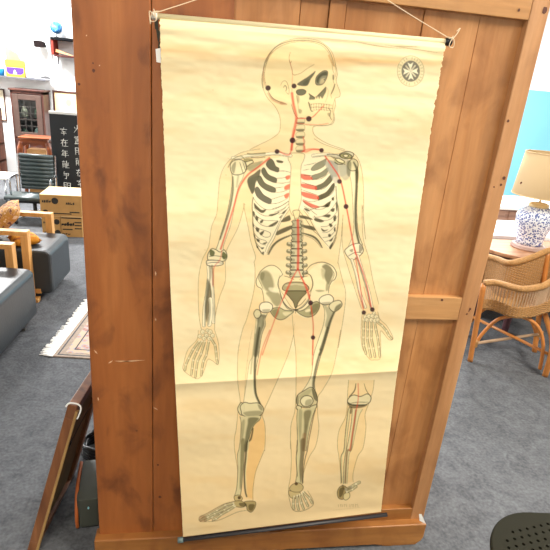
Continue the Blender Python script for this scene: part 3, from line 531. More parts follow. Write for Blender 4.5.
# shins
tl = edge(M_, [(68, 396), (74, 430), (70, 500), (64, 545)], N_, [(290, 90), (293, 160), (291, 230), (284, 300), (270, 348)]); tr_ = edge(M_, [(166, 393), (158, 412), (136, 432), (120, 462), (108, 500)], N_, [(336, 20), (330, 110), (322, 210), (314, 300), (306, 348)])
fill(tl + tr_[::-1], 'd6c896', .95); stroke(tl, .6, LINE, .75, sm=False); stroke(tr_, .6, LINE, .9, sm=False)
dark([(110, 402), (156, 404), (132, 436), (116, 470), (104, 549), (86, 549), (96, 470), (104, 430)], M_, '6c6644', .85, 1.6); dark([(76, 425), (90, 412), (86, 470), (76, 520), (72, 490)], M_, '8a8058', .6, 1.2)
dark([(312, 0), (334, 0), (328, 110), (320, 210), (312, 290), (304, 290), (306, 180), (308, 80)], N_, '7b7148', .8, 1.4)
stroke(Z(M_, [(128, 452), (118, 500)]) + Z(N_, [(346, 20), (341, 100), (332, 200), (336, 300), (346, 345)]), 1.9, '4c4830', .9, soft=.8, taper=.2); stroke(Z(N_, [(358, 0), (350, 100), (340, 210), (345, 300)]), .7, 'e2d3a0', .8)
cl = edge(O_, [(124, 158), (120, 210), (122, 270), (124, 340), (123, 385)], P_, [(116, 100), (120, 180), (112, 236)]); cr = edge(O_, [(226, 150), (208, 195), (192, 260), (180, 320), (172, 385)], P_, [(162, 60), (152, 150), (150, 240)])
fill(cl + cr[::-1], 'd2c592', .95); stroke(cl, .6, LINE, .85, sm=False); stroke(cr, .6, LINE, .85, sm=False)
dark([(160, 175), (200, 170), (185, 240), (172, 320), (166, 380), (150, 380), (158, 300), (160, 240)], O_, '6e6440', .8, 1.6); dark([(132, 165), (150, 170), (148, 230), (140, 330), (134, 330), (130, 230)], O_, '8f8660', .6, 1.4)
stroke(Z(O_, [(222, 165), (212, 200), (200, 260), (188, 320), (178, 385)]) + Z(P_, [(166, 100), (156, 170), (153, 235)]), 1., DK, .7); dark([(150, 300), (172, 300), (164, 385), (148, 385)], O_, '9a6a40', .5, 1.5)
dark([(140, 0), (166, 0), (156, 100), (150, 200), (140, 232), (132, 150), (138, 80)], P_, '6e5c3c', .8, 1.4); ln([(122, 0), (117, 100), (124, 200)], P_, .6)
# back-view leg bones
bl_ = edge(O_, [(425, 160), (420, 230), (406, 320), (396, 370)], P_, [(386, 80), (378, 150), (376, 240)]); br_ = edge(O_, [(482, 160), (462, 200), (440, 300), (426, 370)], P_, [(408, 80), (402, 150), (396, 240)])
fill(bl_ + br_[::-1], 'dccd9a', .9); stroke(bl_, .6, LINE, .8, sm=False); stroke(br_, .5, LINE, .6, sm=False)
stroke(Z(O_, [(445, 165), (436, 240), (424, 320), (416, 385)]) + Z(P_, [(398, 60), (390, 150), (386, 235)]), 1.8, '7a5630', .8, soft=1.)
shape([(398, 115), (412, 92), (435, 82), (470, 90), (508, 76), (528, 95), (518, 125), (480, 140), (430, 138), (405, 130)], O_, c='e6d8a8', la=.95)
ln([(445, 20), (437, 58), (408, 92)], O_, 1.2, c=DK, a=.8); ln([(490, 20), (503, 58), (524, 88)], O_, .6); dark([(400, 118), (425, 132), (505, 134), (485, 150), (430, 156), (404, 142)], O_, DK, .7); ln([(410, 130), (450, 122), (515, 122)], O_, .6)
dark([(404, 150), (425, 150), (420, 185), (405, 178)], O_, DK, .6)
stroke(Z(O_, [(408, 160), (402, 210), (392, 300), (384, 385)]) + Z(P_, [(368, 100), (370, 235)]), 1.5, 'd8c994', .9); stroke(Z(O_, [(402, 160), (396, 210), (386, 300), (379, 385)]) + Z(P_, [(362, 100), (366, 235)]), .8, DK, .8); stroke(Z(O_, [(415, 165), (408, 220), (398, 300), (391, 385)]), .6, DK, .6)
# feet
def blob(P, o, c='c5ae74', la=.95, w=.55): shape(P, o, c, w=w, la=la, line='4c3c1e')
blob([(270, 345), (300, 335), (320, 355), (310, 372), (280, 375)], N_); c = Z(N_, [(301, 352)])[0]; dot(*c, 1.7, '4a3018', .9)
blob([(330, 380), (365, 372), (400, 378), (398, 410), (375, 440), (350, 428), (345, 405)], N_, 'a8935c'); dark([(360, 395), (395, 395), (380, 430), (360, 425)], N_, '5a4a24', .7)
blob([(262, 378), (300, 370), (335, 385), (330, 408), (295, 410), (265, 400)], N_, 'b9a268'); dark([(300, 385), (340, 385), (345, 405), (310, 405)], N_, '4a3d20', .7)
for P in [[(265, 385), (215, 398), (165, 430), (120, 455), (75, 480)], [(268, 395), (225, 410), (180, 445), (135, 470), (90, 492)], [(275, 405), (235, 430), (190, 455), (160, 480), (140, 488)], [(265, 400), (210, 425), (150, 450), (110, 470), (62, 490)]]: finger(P, N_, 1.5)
ln([(55, 492), (60, 470), (110, 445), (200, 395), (260, 375)], N_, .6, c='5a4824'); ln([(60, 498), (110, 498), (180, 488), (290, 440), (345, 430)], N_, .45, c='5a4824')
dark([(60, 465), (95, 462), (100, 495), (60, 498)], N_, '8b5a30', .45, 1.2)
blob([(95, 245), (130, 235), (155, 255), (145, 280), (110, 290), (80, 270)], P_); c = Z(P_, [(117, 240)])[0]; dot(*c, 1.7, '4a3018', .9)
blob([(75, 280), (105, 285), (140, 290), (120, 320), (85, 315)], P_)
for P in [[(105, 310), (100, 350), (105, 380)], [(122, 305), (122, 350), (130, 385)], [(135, 300), (145, 345), (158, 380)], [(148, 295), (168, 335), (182, 365)], [(155, 285), (190, 320), (205, 348)]]: finger(P, P_, 1.5)
ln([(75, 290), (80, 330), (100, 385), (150, 390), (205, 362), (208, 330), (180, 280)], P_, .5, c='5a4824')
blob([(352, 262), (375, 250), (395, 265), (385, 300), (375, 325), (350, 320), (342, 290)], P_, 'a58d56'); dark([(355, 270), (378, 262), (372, 300), (355, 315)], P_, '4a3d20', .7)
blob([(380, 295), (408, 290), (410, 315), (390, 330), (376, 320)], P_, 'e0cc92')
finger([(390, 272), (420, 258), (445, 242), (465, 232)], P_, 2.2); finger([(395, 285), (425, 272), (448, 255)], P_, 1.6); stroke(Z(P_, [(372, 250), (385, 272), (420, 258)]), 2., '5a4824', .6, soft=.8)

# arteries in red with pressure-point dots
for P, w, a in [(Z(B_, [(318, 128), (260, 175), (215, 210), (178, 270), (155, 350), (125, 450), (95, 545)]), 1.9, .75), (Z(B_, [(362, 98), (410, 112), (425, 40), (435, 0)]), 1.6, .6),
                (Z(B_, [(475, 70), (480, 100), (520, 88), (560, 92)]), 1.6, .55), (Z(C_, [(10, 100), (40, 88), (90, 90)]), 1.6, .55), (Z(C_, [(115, 120), (150, 170), (185, 230), (212, 350), (240, 500), (255, 570)]), 1.5, .8),
                (Z(K_, [(95, 320), (112, 370), (140, 450), (160, 545)]), 1.1, .8), (Z(K_, [(105, 370), (118, 450), (132, 545)]), 1.1, .75), (Z(J_, [(125, 435), (118, 470)]) + Z(L_, [(150, 100), (142, 150), (140, 220)]), 1.2, .5),
                (Z(F_, [(318, 110), (320, 200), (320, 300), (318, 375)]), 2.5, .75), (Z(F_, [(318, 378), (300, 410), (262, 480), (240, 540)]), 1.3, .7), (Z(F_, [(320, 378), (335, 420), (365, 490), (380, 540)]), 1.3, .7),
                (Z(G_, [(265, 120), (235, 190), (200, 260), (165, 350), (95, 549)]), 1.2, .6), (Z(G_, [(310, 120), (345, 190), (360, 262), (374, 370), (375, 450), (372, 549)]), 1.2, .7),
                (Z(M_, [(205, 0), (170, 90), (147, 205)]), 1.1, .55), (Z(M_, [(403, 20), (400, 160)]), 1.2, .6), (Z(O_, [(457, 20), (457, 110), (440, 200), (420, 330), (410, 385)]), 1.2, .6),
                (Z(HR, [(130, -20), (150, 60), (175, 110)]), .9, .5), (Z(HR, [(90, 0), (110, 80), (128, 145)]), .9, .5)]:
    stroke(P, w, RED, a, soft=.6)
for x, y, r in [(268, 88, 2.7), (294, 86, 2.5), (308.8, 118.8, 2.8), (292.5, 140.3, 2.9), (277, 151.5, 2.4), (321.5, 150.3, 2.3), (339.5, 181.5, 2.4), (346, 206.5, 2.5), (310.5, 302.8, 2.5), (313, 337.5, 2.2), (363.8, 312.5, 2.2), (372.3, 309.5, 2.3)]:
    dot(x, y, r, '3c2228', .95)
# round emblem with an eight-pointed cross
ec = (385 + 235 / 9.17, 45 + 240 / 9.17)
def ring(r, n=48): return [(ec[0] + math.cos(t * 2 * PI / n) * r * .87, ec[1] + math.sin(t * 2 * PI / n) * r) for t in range(n)]
fill(ring(15.4), 'e2d3a4', .8); q = ring(15.4); stroke(q + [q[0]], .5, '857a5c', .8, sm=False); q = ring(15.8); fill(ring(10.6), '7c7664', 1.)
for k in range(26):
    if k in (6, 19): continue
    t = k * 2 * PI / 26; ca, sa = math.cos(t), math.sin(t); stroke([(ec[0] + ca * 12 * .87, ec[1] + sa * 12), (ec[0] + ca * 14.2 * .87, ec[1] + sa * 14.2)], .55, '8d8464', .75, sm=False)
for k in range(4):
    t = k * PI / 2 - .03; pts = []
    for rr, da in [(.6, 0), (9.4, -.36), (6.9, 0), (9.4, .36)]: pts.append((ec[0] + math.cos(t + da) * rr * .87, ec[1] + math.sin(t + da) * rr))
    fill(pts, 'f1e6c2', 1.)
    t += PI / 4; stroke([(ec[0] + math.cos(t) * 1., ec[1] + math.sin(t) * 1.), (ec[0] + math.cos(t) * 6.4, ec[1] + math.sin(t) * 7.4)], 1.5, 'ddd2ae', .9, sm=False)
# faint caption bottom right
for k, ch in enumerate('IIIIIIIIIII'):
    if k in (5,): continue
    x = 338.5 + k * 1.9; stroke([(x, 504.5 - k * .05), (x + (.5 if k % 3 == 1 else 0), 506.8)], .45, '8a6c38', .55, sm=False)
    if k % 2: stroke([(x, 504.7), (x + 1.1, 504.6)], .4, '8a6c38', .5, sm=False)
stroke([(333, 510.2), (360, 507.2)], .3, '8a6c38', .3, sm=False)
# stitched bottom and dark crease shade painted into the print, tiny stains
for x, y in [(213, 90), (226, 175), (398, 120), (205, 250), (240, 350)]: dot(x, y, .5, 'b98a50', .5)
for P in [[(352, 41), (378, 46), (405, 49)], [(385, 45), (413, 49), (440, 53)], [(390, 46), (420, 47)]]: stroke(P, .8, '9c7c4c', .7, taper=.8)

# the paper itself: a fine sheet with creases, frayed edges
def interp(y, pts): ys = [p[1] for p in pts]; xs = [p[0] for p in pts]; return np.interp(y, ys, xs)
LE = [(159.5, 16), (161.5, 80), (165.6, 180), (170.7, 294), (176, 400), (183, 537)]
RE = [(446, 41), (434.6, 105), (415.5, 240), (402, 340), (396, 380), (386.4, 460), (381, 512)]
NU, NV = 500, 900
U, V = np.meshgrid(np.linspace(0, 1, NU), np.linspace(0, 1, NV))
ly = 16 + V * (537 - 16); ry = 41 + V * (512 - 41)
lx = interp(ly, LE); rx = interp(ry, RE)
def n1(x, seed, f):
    r = np.random.default_rng(seed); g = r.random(2000); u = x * f; i = u.astype(int) % 1990; t = u - np.floor(u); return g[i] * (1 - t) + g[i + 1] * t - .5
fr = np.clip(1 - V * 2.2, .12, 1)
lx = lx + (n1(V, 1, 160) * 1.6 + n1(V, 2, 500)) * .8 * fr; rx = rx + (n1(V, 3, 150) * 2.2 + n1(V, 4, 500) * 1.2) * 1.1 * fr
PX = lx + (rx - lx) * U; PY = ly + (ry - ly) * U
# depth profile: waves and creases (metres towards the viewer)
def nz(u, v, su, sv, seed):
    r = np.random.default_rng(seed); g = r.random((int(sv) + 3, int(su) + 3)); a = u * su; b = v * sv; i = a.astype(int); j = b.astype(int); a = a - i; b = b - j
    a = a * a * (3 - 2 * a); b = b * b * (3 - 2 * b)
    return (g[j, i] * (1 - a) + g[j, i + 1] * a) * (1 - b) + (g[j + 1, i] * (1 - a) + g[j + 1, i + 1] * a) * b - .5
VF = .707 - .006 * U
below = np.where(V > VF, 1, 0)
fold = .016 * np.exp(-np.clip(VF - V, 0, 1) / .05) * (V <= VF) + .016 * np.exp(-np.clip(V - VF, 0, 1) / .015) * (V > VF)
bulge = .006 * np.sin(V * PI * 5.3 + .7) + .004 * np.sin(V * PI * 11 + U * 2)
top = np.clip(1 - V / .16, 0, 1)
wr1 = top * (.012 * nz(U, V, 2.4, 46, 11) + .003 * nz(U, V, 5, 90, 12))
wr2 = .0022 * nz(U, V, 2.5, 26, 13) + .0013 * nz(U, V, 7, 40, 14) + .0007 * nz(U, V, 30, 120, 15)
low = np.clip((V - .86) / .14, 0, 1) * (.006 * nz(U, V, 2., 40, 16))
pin = np.clip(V / .015, 0, 1) * np.clip((1 - V) / .015, 0, 1)
dep = .036 + .016 * V + (.009 + bulge + fold + wr1 + wr2 + low) * pin
rx_, ry_, rz_ = PX - 275, PY - 275, F_PX
dX = RW[0][0] * rx_ + RW[0][1] * ry_ + RW[0][2] * rz_; dY = RW[1][0] * rx_ + RW[1][1] * ry_ + RW[1][2] * rz_; dZ = RW[2][0] * rx_ + RW[2][1] * ry_ + RW[2][2] * rz_
pl_y = -.030 - .016 * V                                # mean hanging plane, rays meet it there
t = (-dep - CAM[1]) / dY
SX = CAM[0] + t * dX; SY = -dep; SZ = CAM[2] + t * dZ
me = bpy.data.meshes.new('paper_sheet')
co = np.stack([SX, SY, SZ], -1).reshape(-1, 3).astype(np.float32)
idx = np.arange(NU * NV).reshape(NV, NU)
quads = np.stack([idx[:-1, :-1], idx[1:, :-1], idx[1:, 1:], idx[:-1, 1:]], -1).reshape(-1, 4)
me.vertices.add(len(co)); me.vertices.foreach_set('co', co.ravel())
me.loops.add(quads.size); me.loops.foreach_set('vertex_index', quads.ravel().astype(np.int32))
me.polygons.add(len(quads)); me.polygons.foreach_set('loop_start', np.arange(0, quads.size, 4, dtype=np.int32))
me.polygons.foreach_set('use_smooth', np.ones(len(quads), bool))
me.update(calc_edges=True); me.validate()
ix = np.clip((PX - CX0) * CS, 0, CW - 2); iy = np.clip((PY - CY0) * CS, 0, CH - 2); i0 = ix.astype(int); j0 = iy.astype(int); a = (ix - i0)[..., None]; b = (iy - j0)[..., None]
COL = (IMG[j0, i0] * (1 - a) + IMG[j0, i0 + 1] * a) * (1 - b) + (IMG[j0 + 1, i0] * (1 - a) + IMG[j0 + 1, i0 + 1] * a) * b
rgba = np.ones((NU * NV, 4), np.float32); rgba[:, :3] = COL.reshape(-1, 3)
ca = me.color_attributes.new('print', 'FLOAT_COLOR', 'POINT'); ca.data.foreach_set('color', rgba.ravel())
pm = bpy.data.materials.new('printed_paper'); pm.use_nodes = True; nt = pm.node_tree
at_ = nt.nodes.new('ShaderNodeAttribute'); at_.attribute_name = 'print'
nt.links.new(at_.outputs['Color'], nt.nodes['Principled BSDF'].inputs['Base Color'])
nt.nodes['Principled BSDF'].inputs['Roughness'].default_value = .6; nt.nodes['Principled BSDF'].inputs['Specular IOR Level'].default_value = .12
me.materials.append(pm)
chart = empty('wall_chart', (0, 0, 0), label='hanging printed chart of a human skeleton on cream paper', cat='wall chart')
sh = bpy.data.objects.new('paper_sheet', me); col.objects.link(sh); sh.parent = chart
sm_ = sh.modifiers.new('thickness', 'SOLIDIFY'); sm_.thickness = .0006; sm_.offset = 0
rodm = mat('dark_rod', '2c2a2c', .5); blk = mat('black_fitting', '18181a', .4)
a, b = wl(155, 16, -.036), wl(449, 42, -.036)
obj('rod', tb([a, b], .007, seg=12), mat('cream_rod', 'd9cba0', .6), chart, smooth=True, label='top rod')
d = (b - a).normalized()
obj('rod_end', tb([b - d * .012, b + d * .004, b + d * .008], [.009, .011, .006], seg=10), blk, chart, smooth=True)
obj('rod_end', tb([a + d * .006, a - d * .008], [.009, .009], seg=10), mat('white_cap', 'e8e4d8', .6), chart, smooth=True)
bm = bmesh.new()
for P in [[(154, 19), (158, 19), (158.5, 30), (155, 29)], [(156, 29), (160, 31), (159, 44), (157.5, 40)], [(158.5, 41), (161, 43), (160, 50), (158, 48)]]: prism([wl(*p, -.038) for p in P], (0, .003, 0), bm)
obj('torn_backing', bm, mat('dark_cloth', '3a3a30', .9), chart)
obj('tape', prism([wl(*p, -.040) for p in [(155.5, 49), (160.5, 48), (161, 63), (156.5, 62)]], (0, .002, 0)), mat('white_tape', 'f4f2ea', .6), chart)
a2, b2 = wl(180, 540, -.052), wl(387, 514.5, -.052); d2 = (b2 - a2).normalized()
obj('rod', tb([a2, b2], .0085, seg=12, flat=.7), rodm, chart, smooth=True, label='bottom rod')
obj('rod_end', tb([a2 - d2 * .008, a2 + d2 * .012], .0105, seg=10), mat('grey_green_cap', '5f6f6c', .5), chart, smooth=True)
nail = wl(322, -50, -.02)
cordm = mat('white_cord', 'e8d2b0', .8)
P = [a + Vector((-.004, -.006, .004)), a.lerp(nail, .5) + Vector((0, .004, -.004)), nail, b.lerp(nail, .5) + Vector((0, .004, -.004)), b + Vector((.002, -.006, .006))]
bm = tb(catmull(P, 8), .0012, seg=6)
for q0, sg in ((b, 1), (a, -1)):                   # knots with loose ends
    tube(bm, catmull([q0 + Vector((sg * -.012, -.012, .010)), q0 + Vector((sg * .004, -.016, .006)), q0 + Vector((sg * .010, -.010, -.012)), q0 + Vector((sg * -.004, -.014, -.010)), q0 + Vector((sg * .002, -.014, .014))], 6), .0012, seg=6)
tube(bm, catmull([b + Vector((.0, -.014, .004)), b + Vector((.012, -.012, .020)), b + Vector((.018, -.012, .034)), b + Vector((.010, -.012, .026))], 6), .0013, seg=6)
tube(bm, catmull([a + Vector((.0, -.014, -.002)), a + Vector((-.012, -.012, .008)), a + Vector((-.010, -.012, -.02))], 6), .0013, seg=6)
obj('cord', bm, cordm, chart, smooth=True)
obj('nail', tb([nail + Vector((0, .03, 0)), nail + Vector((0, -.008, .002))], .0025, seg=8), mat('steel', '8a8a8a', .4, 1.), chart)

# ------------------------------------------------------------ framed board leaning against the wardrobe's side
T0 = Vector((-.416, .062, .635)); e = Vector((.12, .99, 0)).normalized(); B0 = Vector((-.594, .03, .0)); LB = .40
up = (T0 - B0); hgt = up.length; upn = up.normalized(); e = (e - upn * e.dot(upn)).normalized(); nn = upn.cross(e).normalized()   # e along, upn up
if nn.x < 0: nn = -nn
fm = empty('picture_frame', B0, label='brown wooden picture frame leaning backwards against the wardrobe side', cat='picture frame')
def fp(a, h, n): return e * a + upn * h + nn * n
def bar(bm, a0, a1, h0, h1, n0, n1):
    vs = [bm.verts.new(fp(a, h, n)) for a in (a0, a1) for h in (h0, h1) for n in (n0, n1)]
    for f in ((0, 1, 3, 2), (4, 6, 7, 5), (0, 4, 5, 1), (2, 3, 7, 6), (0, 2, 6, 4), (1, 5, 7, 3)): bm.faces.new([vs[i] for i in f])
    return bm
w_fr = wood('frame_brown_wood', '5a341c', '744626', '8c5a34', 'Z', 1.5, seed=3); w_fb = wood('frame_back_wood', '8a6a3a', 'a07c48', 'b08c56', 'Z', 1.5, seed=3)
FW, TH = .055, .032
obj('frame_rail', bar(bmesh.new(), 0, LB, 0, FW, 0, TH), w_fr, fm, bevel=.002); obj('frame_rail', bar(bmesh.new(), 0, LB, hgt - FW, hgt, 0, TH), w_fr, fm, bevel=.002)
obj('frame_stile', bar(bmesh.new(), 0, FW, FW, hgt - FW, 0, TH), w_fr, fm, bevel=.002); obj('frame_stile', bar(bmesh.new(), LB - FW, LB, FW, hgt - FW, 0, TH), w_fr, fm, bevel=.002)
obj('frame_edge', bar(bmesh.new(), -.002, .012, 0, hgt - .02, TH - .002, TH + .007), w_fb, fm, bevel=.001, label='pale golden frame edge')
obj('backing_board', bar(bmesh.new(), FW - .01, LB - FW + .01, FW - .01, hgt - FW + .01, .008, .018), mat('dark_backing', '77603e', .8, noise=.2, scale=8), fm)
bm = bmesh.new(); tube(bm, [fp(.05, hgt * .72, TH + .003), fp(LB / 2, hgt * .76, TH + .003), fp(LB - .05, hgt * .72, TH + .003)], .0015, seg=6)
obj('hanging_wire', bm, mat('wire', '55524c', .4, .8), fm)
obj('eyelet', tb([fp(.04 + .012 * math.cos(t), hgt * .72 + .012 * math.sin(t), TH + .004) for t in [k * PI / 5 for k in range(10)]], .002, seg=6, closed=True), blk, fm)
cp = [fp(-.004, hgt - .01, -.004), fp(.0, hgt + .004, .004), fp(.006, hgt + .005, .03), fp(.004, hgt - .004, TH + .012), fp(.0, hgt - .03, TH + .013), fp(-.003, hgt - .045, TH + .011)]
obj('string', tb(catmull(cp, 6), .0028, seg=8), mat('white_string', 'f0eee8', .8), fm, smooth=True, label='loop of white string over the corner')

# tool case with orange trim and small fan between frame and wardrobe
def at_x(px, py, x): return at(px, py, 0, x)
cb = fl(87, 530, .0)
cs = empty('tool_case', (-.398, .235, 0), rz=.1, label='dark grey box with an orange edge on the floor beside the wardrobe', cat='box')
bm = prism([(x, y, .012) for x, y in rounded(.085, .22, .015)], (0, 0, .14)); obj('body', bm, mat('dark_grey_plastic', '45473e', .5), cs, bevel=.004)
obj('edge_trim', tb(catmull([(-.045, -.108, .015), (-.045, -.108, .08), (-.045, -.05, .155), (-.045, .09, .16)], 6), .007, seg=8), mat('orange_plastic', 'b9602a', .5), cs, smooth=True)
obj('foot', bx(-.03, .03, -.10, -.08, 0, .012), blk, cs); obj('foot', bx(-.03, .03, .08, .10, 0, .012), blk, cs)
obj('indicator', prism([(0 + .0035 * math.cos(t), -.114, .11 + .005 * math.sin(t)) for t in [k * PI / 4 for k in range(8)]], (0, .005, 0)), mat('pale_blue_stud', '9ad8e0', .3), cs)
hk = empty('cable_coil', (-.43, .56, 0), label='black coiled cable lying behind the dark grey box', cat='cable')
bm = bmesh.new()
P = []
for k in range(120):
    t = k / 120 * 2 * PI * 5; P.append((.065 * math.cos(t) * (1 + .08 * math.sin(k * .7)), .085 * math.sin(t), .012 + k / 120 * .08 + .006 * math.sin(k * 1.3)))
obj('cable', tube(bm, P, .010, seg=8), blk, hk, smooth=True); obj('plug', bx(.05, .085, .01, .05, .085, .115), blk, hk, bevel=.004)

# ------------------------------------------------------------ rug with fringe
def rug_mat():
    m = bpy.data.materials.new('patterned_rug'); m.use_nodes = True; nt = m.node_tree; N = nt.nodes; L = nt.links; b = N['Principled BSDF']; b.inputs['Roughness'].default_value = .95
    tc = N.new('ShaderNodeTexCoord'); v = N.new('ShaderNodeTexVoronoi'); v.inputs['Scale'].default_value = 22; L.new(tc.outputs['Object'], v.inputs['Vector'])
    r = N.new('ShaderNodeValToRGB'); e = r.color_ramp.elements; e[0].position = .12; e[0].color = (*lin('8a6a64'), 1); e[1].position = .55; e[1].color = (*lin('bda58e'), 1)
    q = e.new(.3); q.color = (*lin('b98c7c'), 1); q = e.new(.4); q.color = (*lin('8f93a0'), 1); L.new(v.outputs['Distance'], r.inputs['Fac']); L.new(r.outputs['Color'], b.inputs['Base Color'])
    return m
c0 = fl(53, 357); c1 = fl(87.5, 312); ru = (c1 - c0).normalized(); ry0 = Vector((ru.y, -ru.x, 0))
rg = empty('rug', c0, rz=math.atan2(ry0.y, ry0.x), label='pale patterned oriental rug with white fringe on the grey carpet', cat='rug')
RW_, RL = 1.9, 1.25
bm = bmesh.new(); box(bm, 0, RW_, 0, RL, 0, .008); box(bm, .06, RW_ - .06, .05, RL - .05, .008, .009, mi=1)
box(bm, .02, .028, .02, RL - .02, .008, .0088, mi=2); box(bm, .02, RW_ - .02, .018, .026, .008, .0088, mi=2); box(bm, .10, .108, .09, RL - .09, .0085, .0096, mi=2); box(bm, .10, RW_ - .1, .09, .098, .0085, .0096, mi=2)
obj('pile', bm, [mat('rug_border', '9a8a7c', .95, noise=.2, scale=60), rug_mat(), mat('rug_line', '3e4248', .95)], rg)
bm = bmesh.new()
for k in range(170):
    y = k / 170 * RL; l = random.uniform(.06, .095); dy = random.uniform(-.014, .014)
    tube(bm, [(0, y, .006), (-l * .5, y + dy * .4, .008 + random.random() * .004), (-l, y + dy, .004)], [.005, .0065, .004], seg=5)
obj('fringe', bm, mat('white_fringe', 'f8f6f0', .95), rg, kind='stuff')

# ------------------------------------------------------------ two low armchairs
oak = wood('pale_oak', 'd0944e', 'dfa661', 'ecb975', 'Z', 1.4, seed=6, rough=.35); leather = mat('grey_leather', '2f3539', .38, spec=.6, noise=.06, scale=6, bump=.08, bscale=60)
def armchair(loc, rz, label, wd):
    """local x = facing direction; y runs across the seat"""
    t = empty('armchair', loc, rz=rz, label=label, cat='armchair', group='low wooden-framed armchairs')
    for y in (-.03, wd + .03):
        bm = bmesh.new(); box(bm, -.72, .0, y - .032, y + .032, .525, .56); o1 = obj('armrest', bm, oak, t, bevel=.004)
        obj('leg', bx(-.052, .0, y - .03, y + .03, .03, .525), oak, t, bevel=.004)
        obj('leg', bx(-.70, -.65, y - .03, y + .03, .03, .525), oak, t, bevel=.004)
        obj('runner', bx(-.72, .035, y - .03, y + .03, .0, .03), oak, t, bevel=.004)
    # thick seat block with big rounded edges
    pts = []
    for cx, cz, a0, rr in ((.13 - .05, .40 - .05, 0, .05), (-.60, .36, PI / 2, .05), (-.60, .17, PI, .05), (.13 - .04, .09, 1.5 * PI, .04)):
        for k in range(6): a = a0 + PI / 2 * k / 5; pts.append((cx + rr * math.cos(a), .002, cz + rr * math.sin(a)))
    obj('seat', prism(pts, (0, wd - .004, 0)), leather, t, bevel=.018)
    obj('seat_rail', bx(-.64, .04, .0, wd, .05, .09), oak, t, bevel=.003)
    pts = [(-.64, .004, .36), (-.54, .004, .36), (-.60, .004, .74), (-.64, .004, .78), (-.70, .004, .76), (-.72, .004, .7)]
    obj('backrest', prism(pts, (0, wd - .008, 0)), leather, t, bevel=.02)
    return t
c2 = armchair((-1.215, 2.31, 0), -.05, 'grey leather armchair with pale wood arms, the farther of the two', .47)
c1_ = armchair((-1.275, 1.19, 0), -.07, 'grey leather armchair with pale wood arms, cut by the left photo edge', .76)
obj('base_bar', bx(-.05, .10, .60, .62, .002, .016), mat('brushed_metal', 'b8b4ac', .3, 1.), c1_, bevel=.002)
def cushion(loc, rz, tilt, c, label, sz=.34):
    t = empty('cushion', loc, rz=rz, label=label, cat='cushion', group=None)
    bm = bmesh.new(); n = 12; g = [[None] * (n + 1) for _ in range(n + 1)]; h = [[None] * (n + 1) for _ in range(n + 1)]
    for i in range(n + 1):
        for j in range(n + 1):
            u, v = i / n * 2 - 1, j / n * 2 - 1; th = .19 * sz * (max(0, (1 - u ** 4) * (1 - v ** 4))) ** .5
            k = 1 - .07 * (abs(u) ** 2 * (1 - abs(v)) + abs(v) ** 2 * (1 - abs(u)))
            g[i][j] = bm.verts.new((u * sz / 2 * k, v * sz / 2 * k, th)); h[i][j] = bm.verts.new((u * sz / 2 * k, v * sz / 2 * k, -th))
    for i in range(n):
        for j in range(n):
            bm.faces.new((g[i][j], g[i + 1][j], g[i + 1][j + 1], g[i][j + 1])); bm.faces.new((h[i][j], h[i][j + 1], h[i + 1][j + 1], h[i + 1][j]))
    bmesh.ops.remove_doubles(bm, verts=bm.verts[:], dist=.0005)
    bmesh.ops.rotate(bm, verts=bm.verts[:], cent=(0, 0, 0), matrix=Matrix.Rotation(tilt, 3, 'Y'))
    obj('cover', bm, c, t, smooth=True); return t
def paisley(name, cols, sc):
    m = bpy.data.materials.new(name); m.use_nodes = True; nt = m.node_tree; N = nt.nodes; L = nt.links; b = N['Principled BSDF']; b.inputs['Roughness'].default_value = .9
    tc = N.new('ShaderNodeTexCoord'); v = N.new('ShaderNodeTexNoise'); v.inputs['Scale'].default_value = sc; v.inputs['Distortion'].default_value = 2; L.new(tc.outputs['Object'], v.inputs['Vector'])
    r = N.new('ShaderNodeValToRGB'); r.color_ramp.interpolation = 'CONSTANT'; e = r.color_ramp.elements; e[0].color = (*lin(cols[0]), 1); e[1].position = .66; e[1].color = (*lin(cols[-1]), 1)
    for k, c in enumerate(cols[1:-1]): q = e.new(.42 + .08 * k); q.color = (*lin(c), 1)
    L.new(v.outputs['Fac'], r.inputs['Fac']); L.new(r.outputs['Color'], b.inputs['Base Color']); return m
pais = paisley('paisley_cloth', ['6a4038', 'c09468', 'b3813c', 'd8bda0'], 14)
mustard = paisley('mustard_cloth', ['8a4a14', 'c07818', 'c8851e', 'd09428'], 10)
cushion((-1.50, 2.58, .55), .3, -.75, pais, 'patterned cream and plum cushion leaning in the farther armchair', .34)
cushion((-1.31, 2.46, .439), .6, 0., mustard, 'mustard cushion lying flat on the farther armchair seat', .2)
cushion((-1.56, 1.70, .54), .2, -.45, paisley('plum_mustard_cloth', ['3c2424', 'b8731c', 'c98a28', '5a2c20'], 9), 'dark plum and mustard cushion on the nearer armchair', .36)

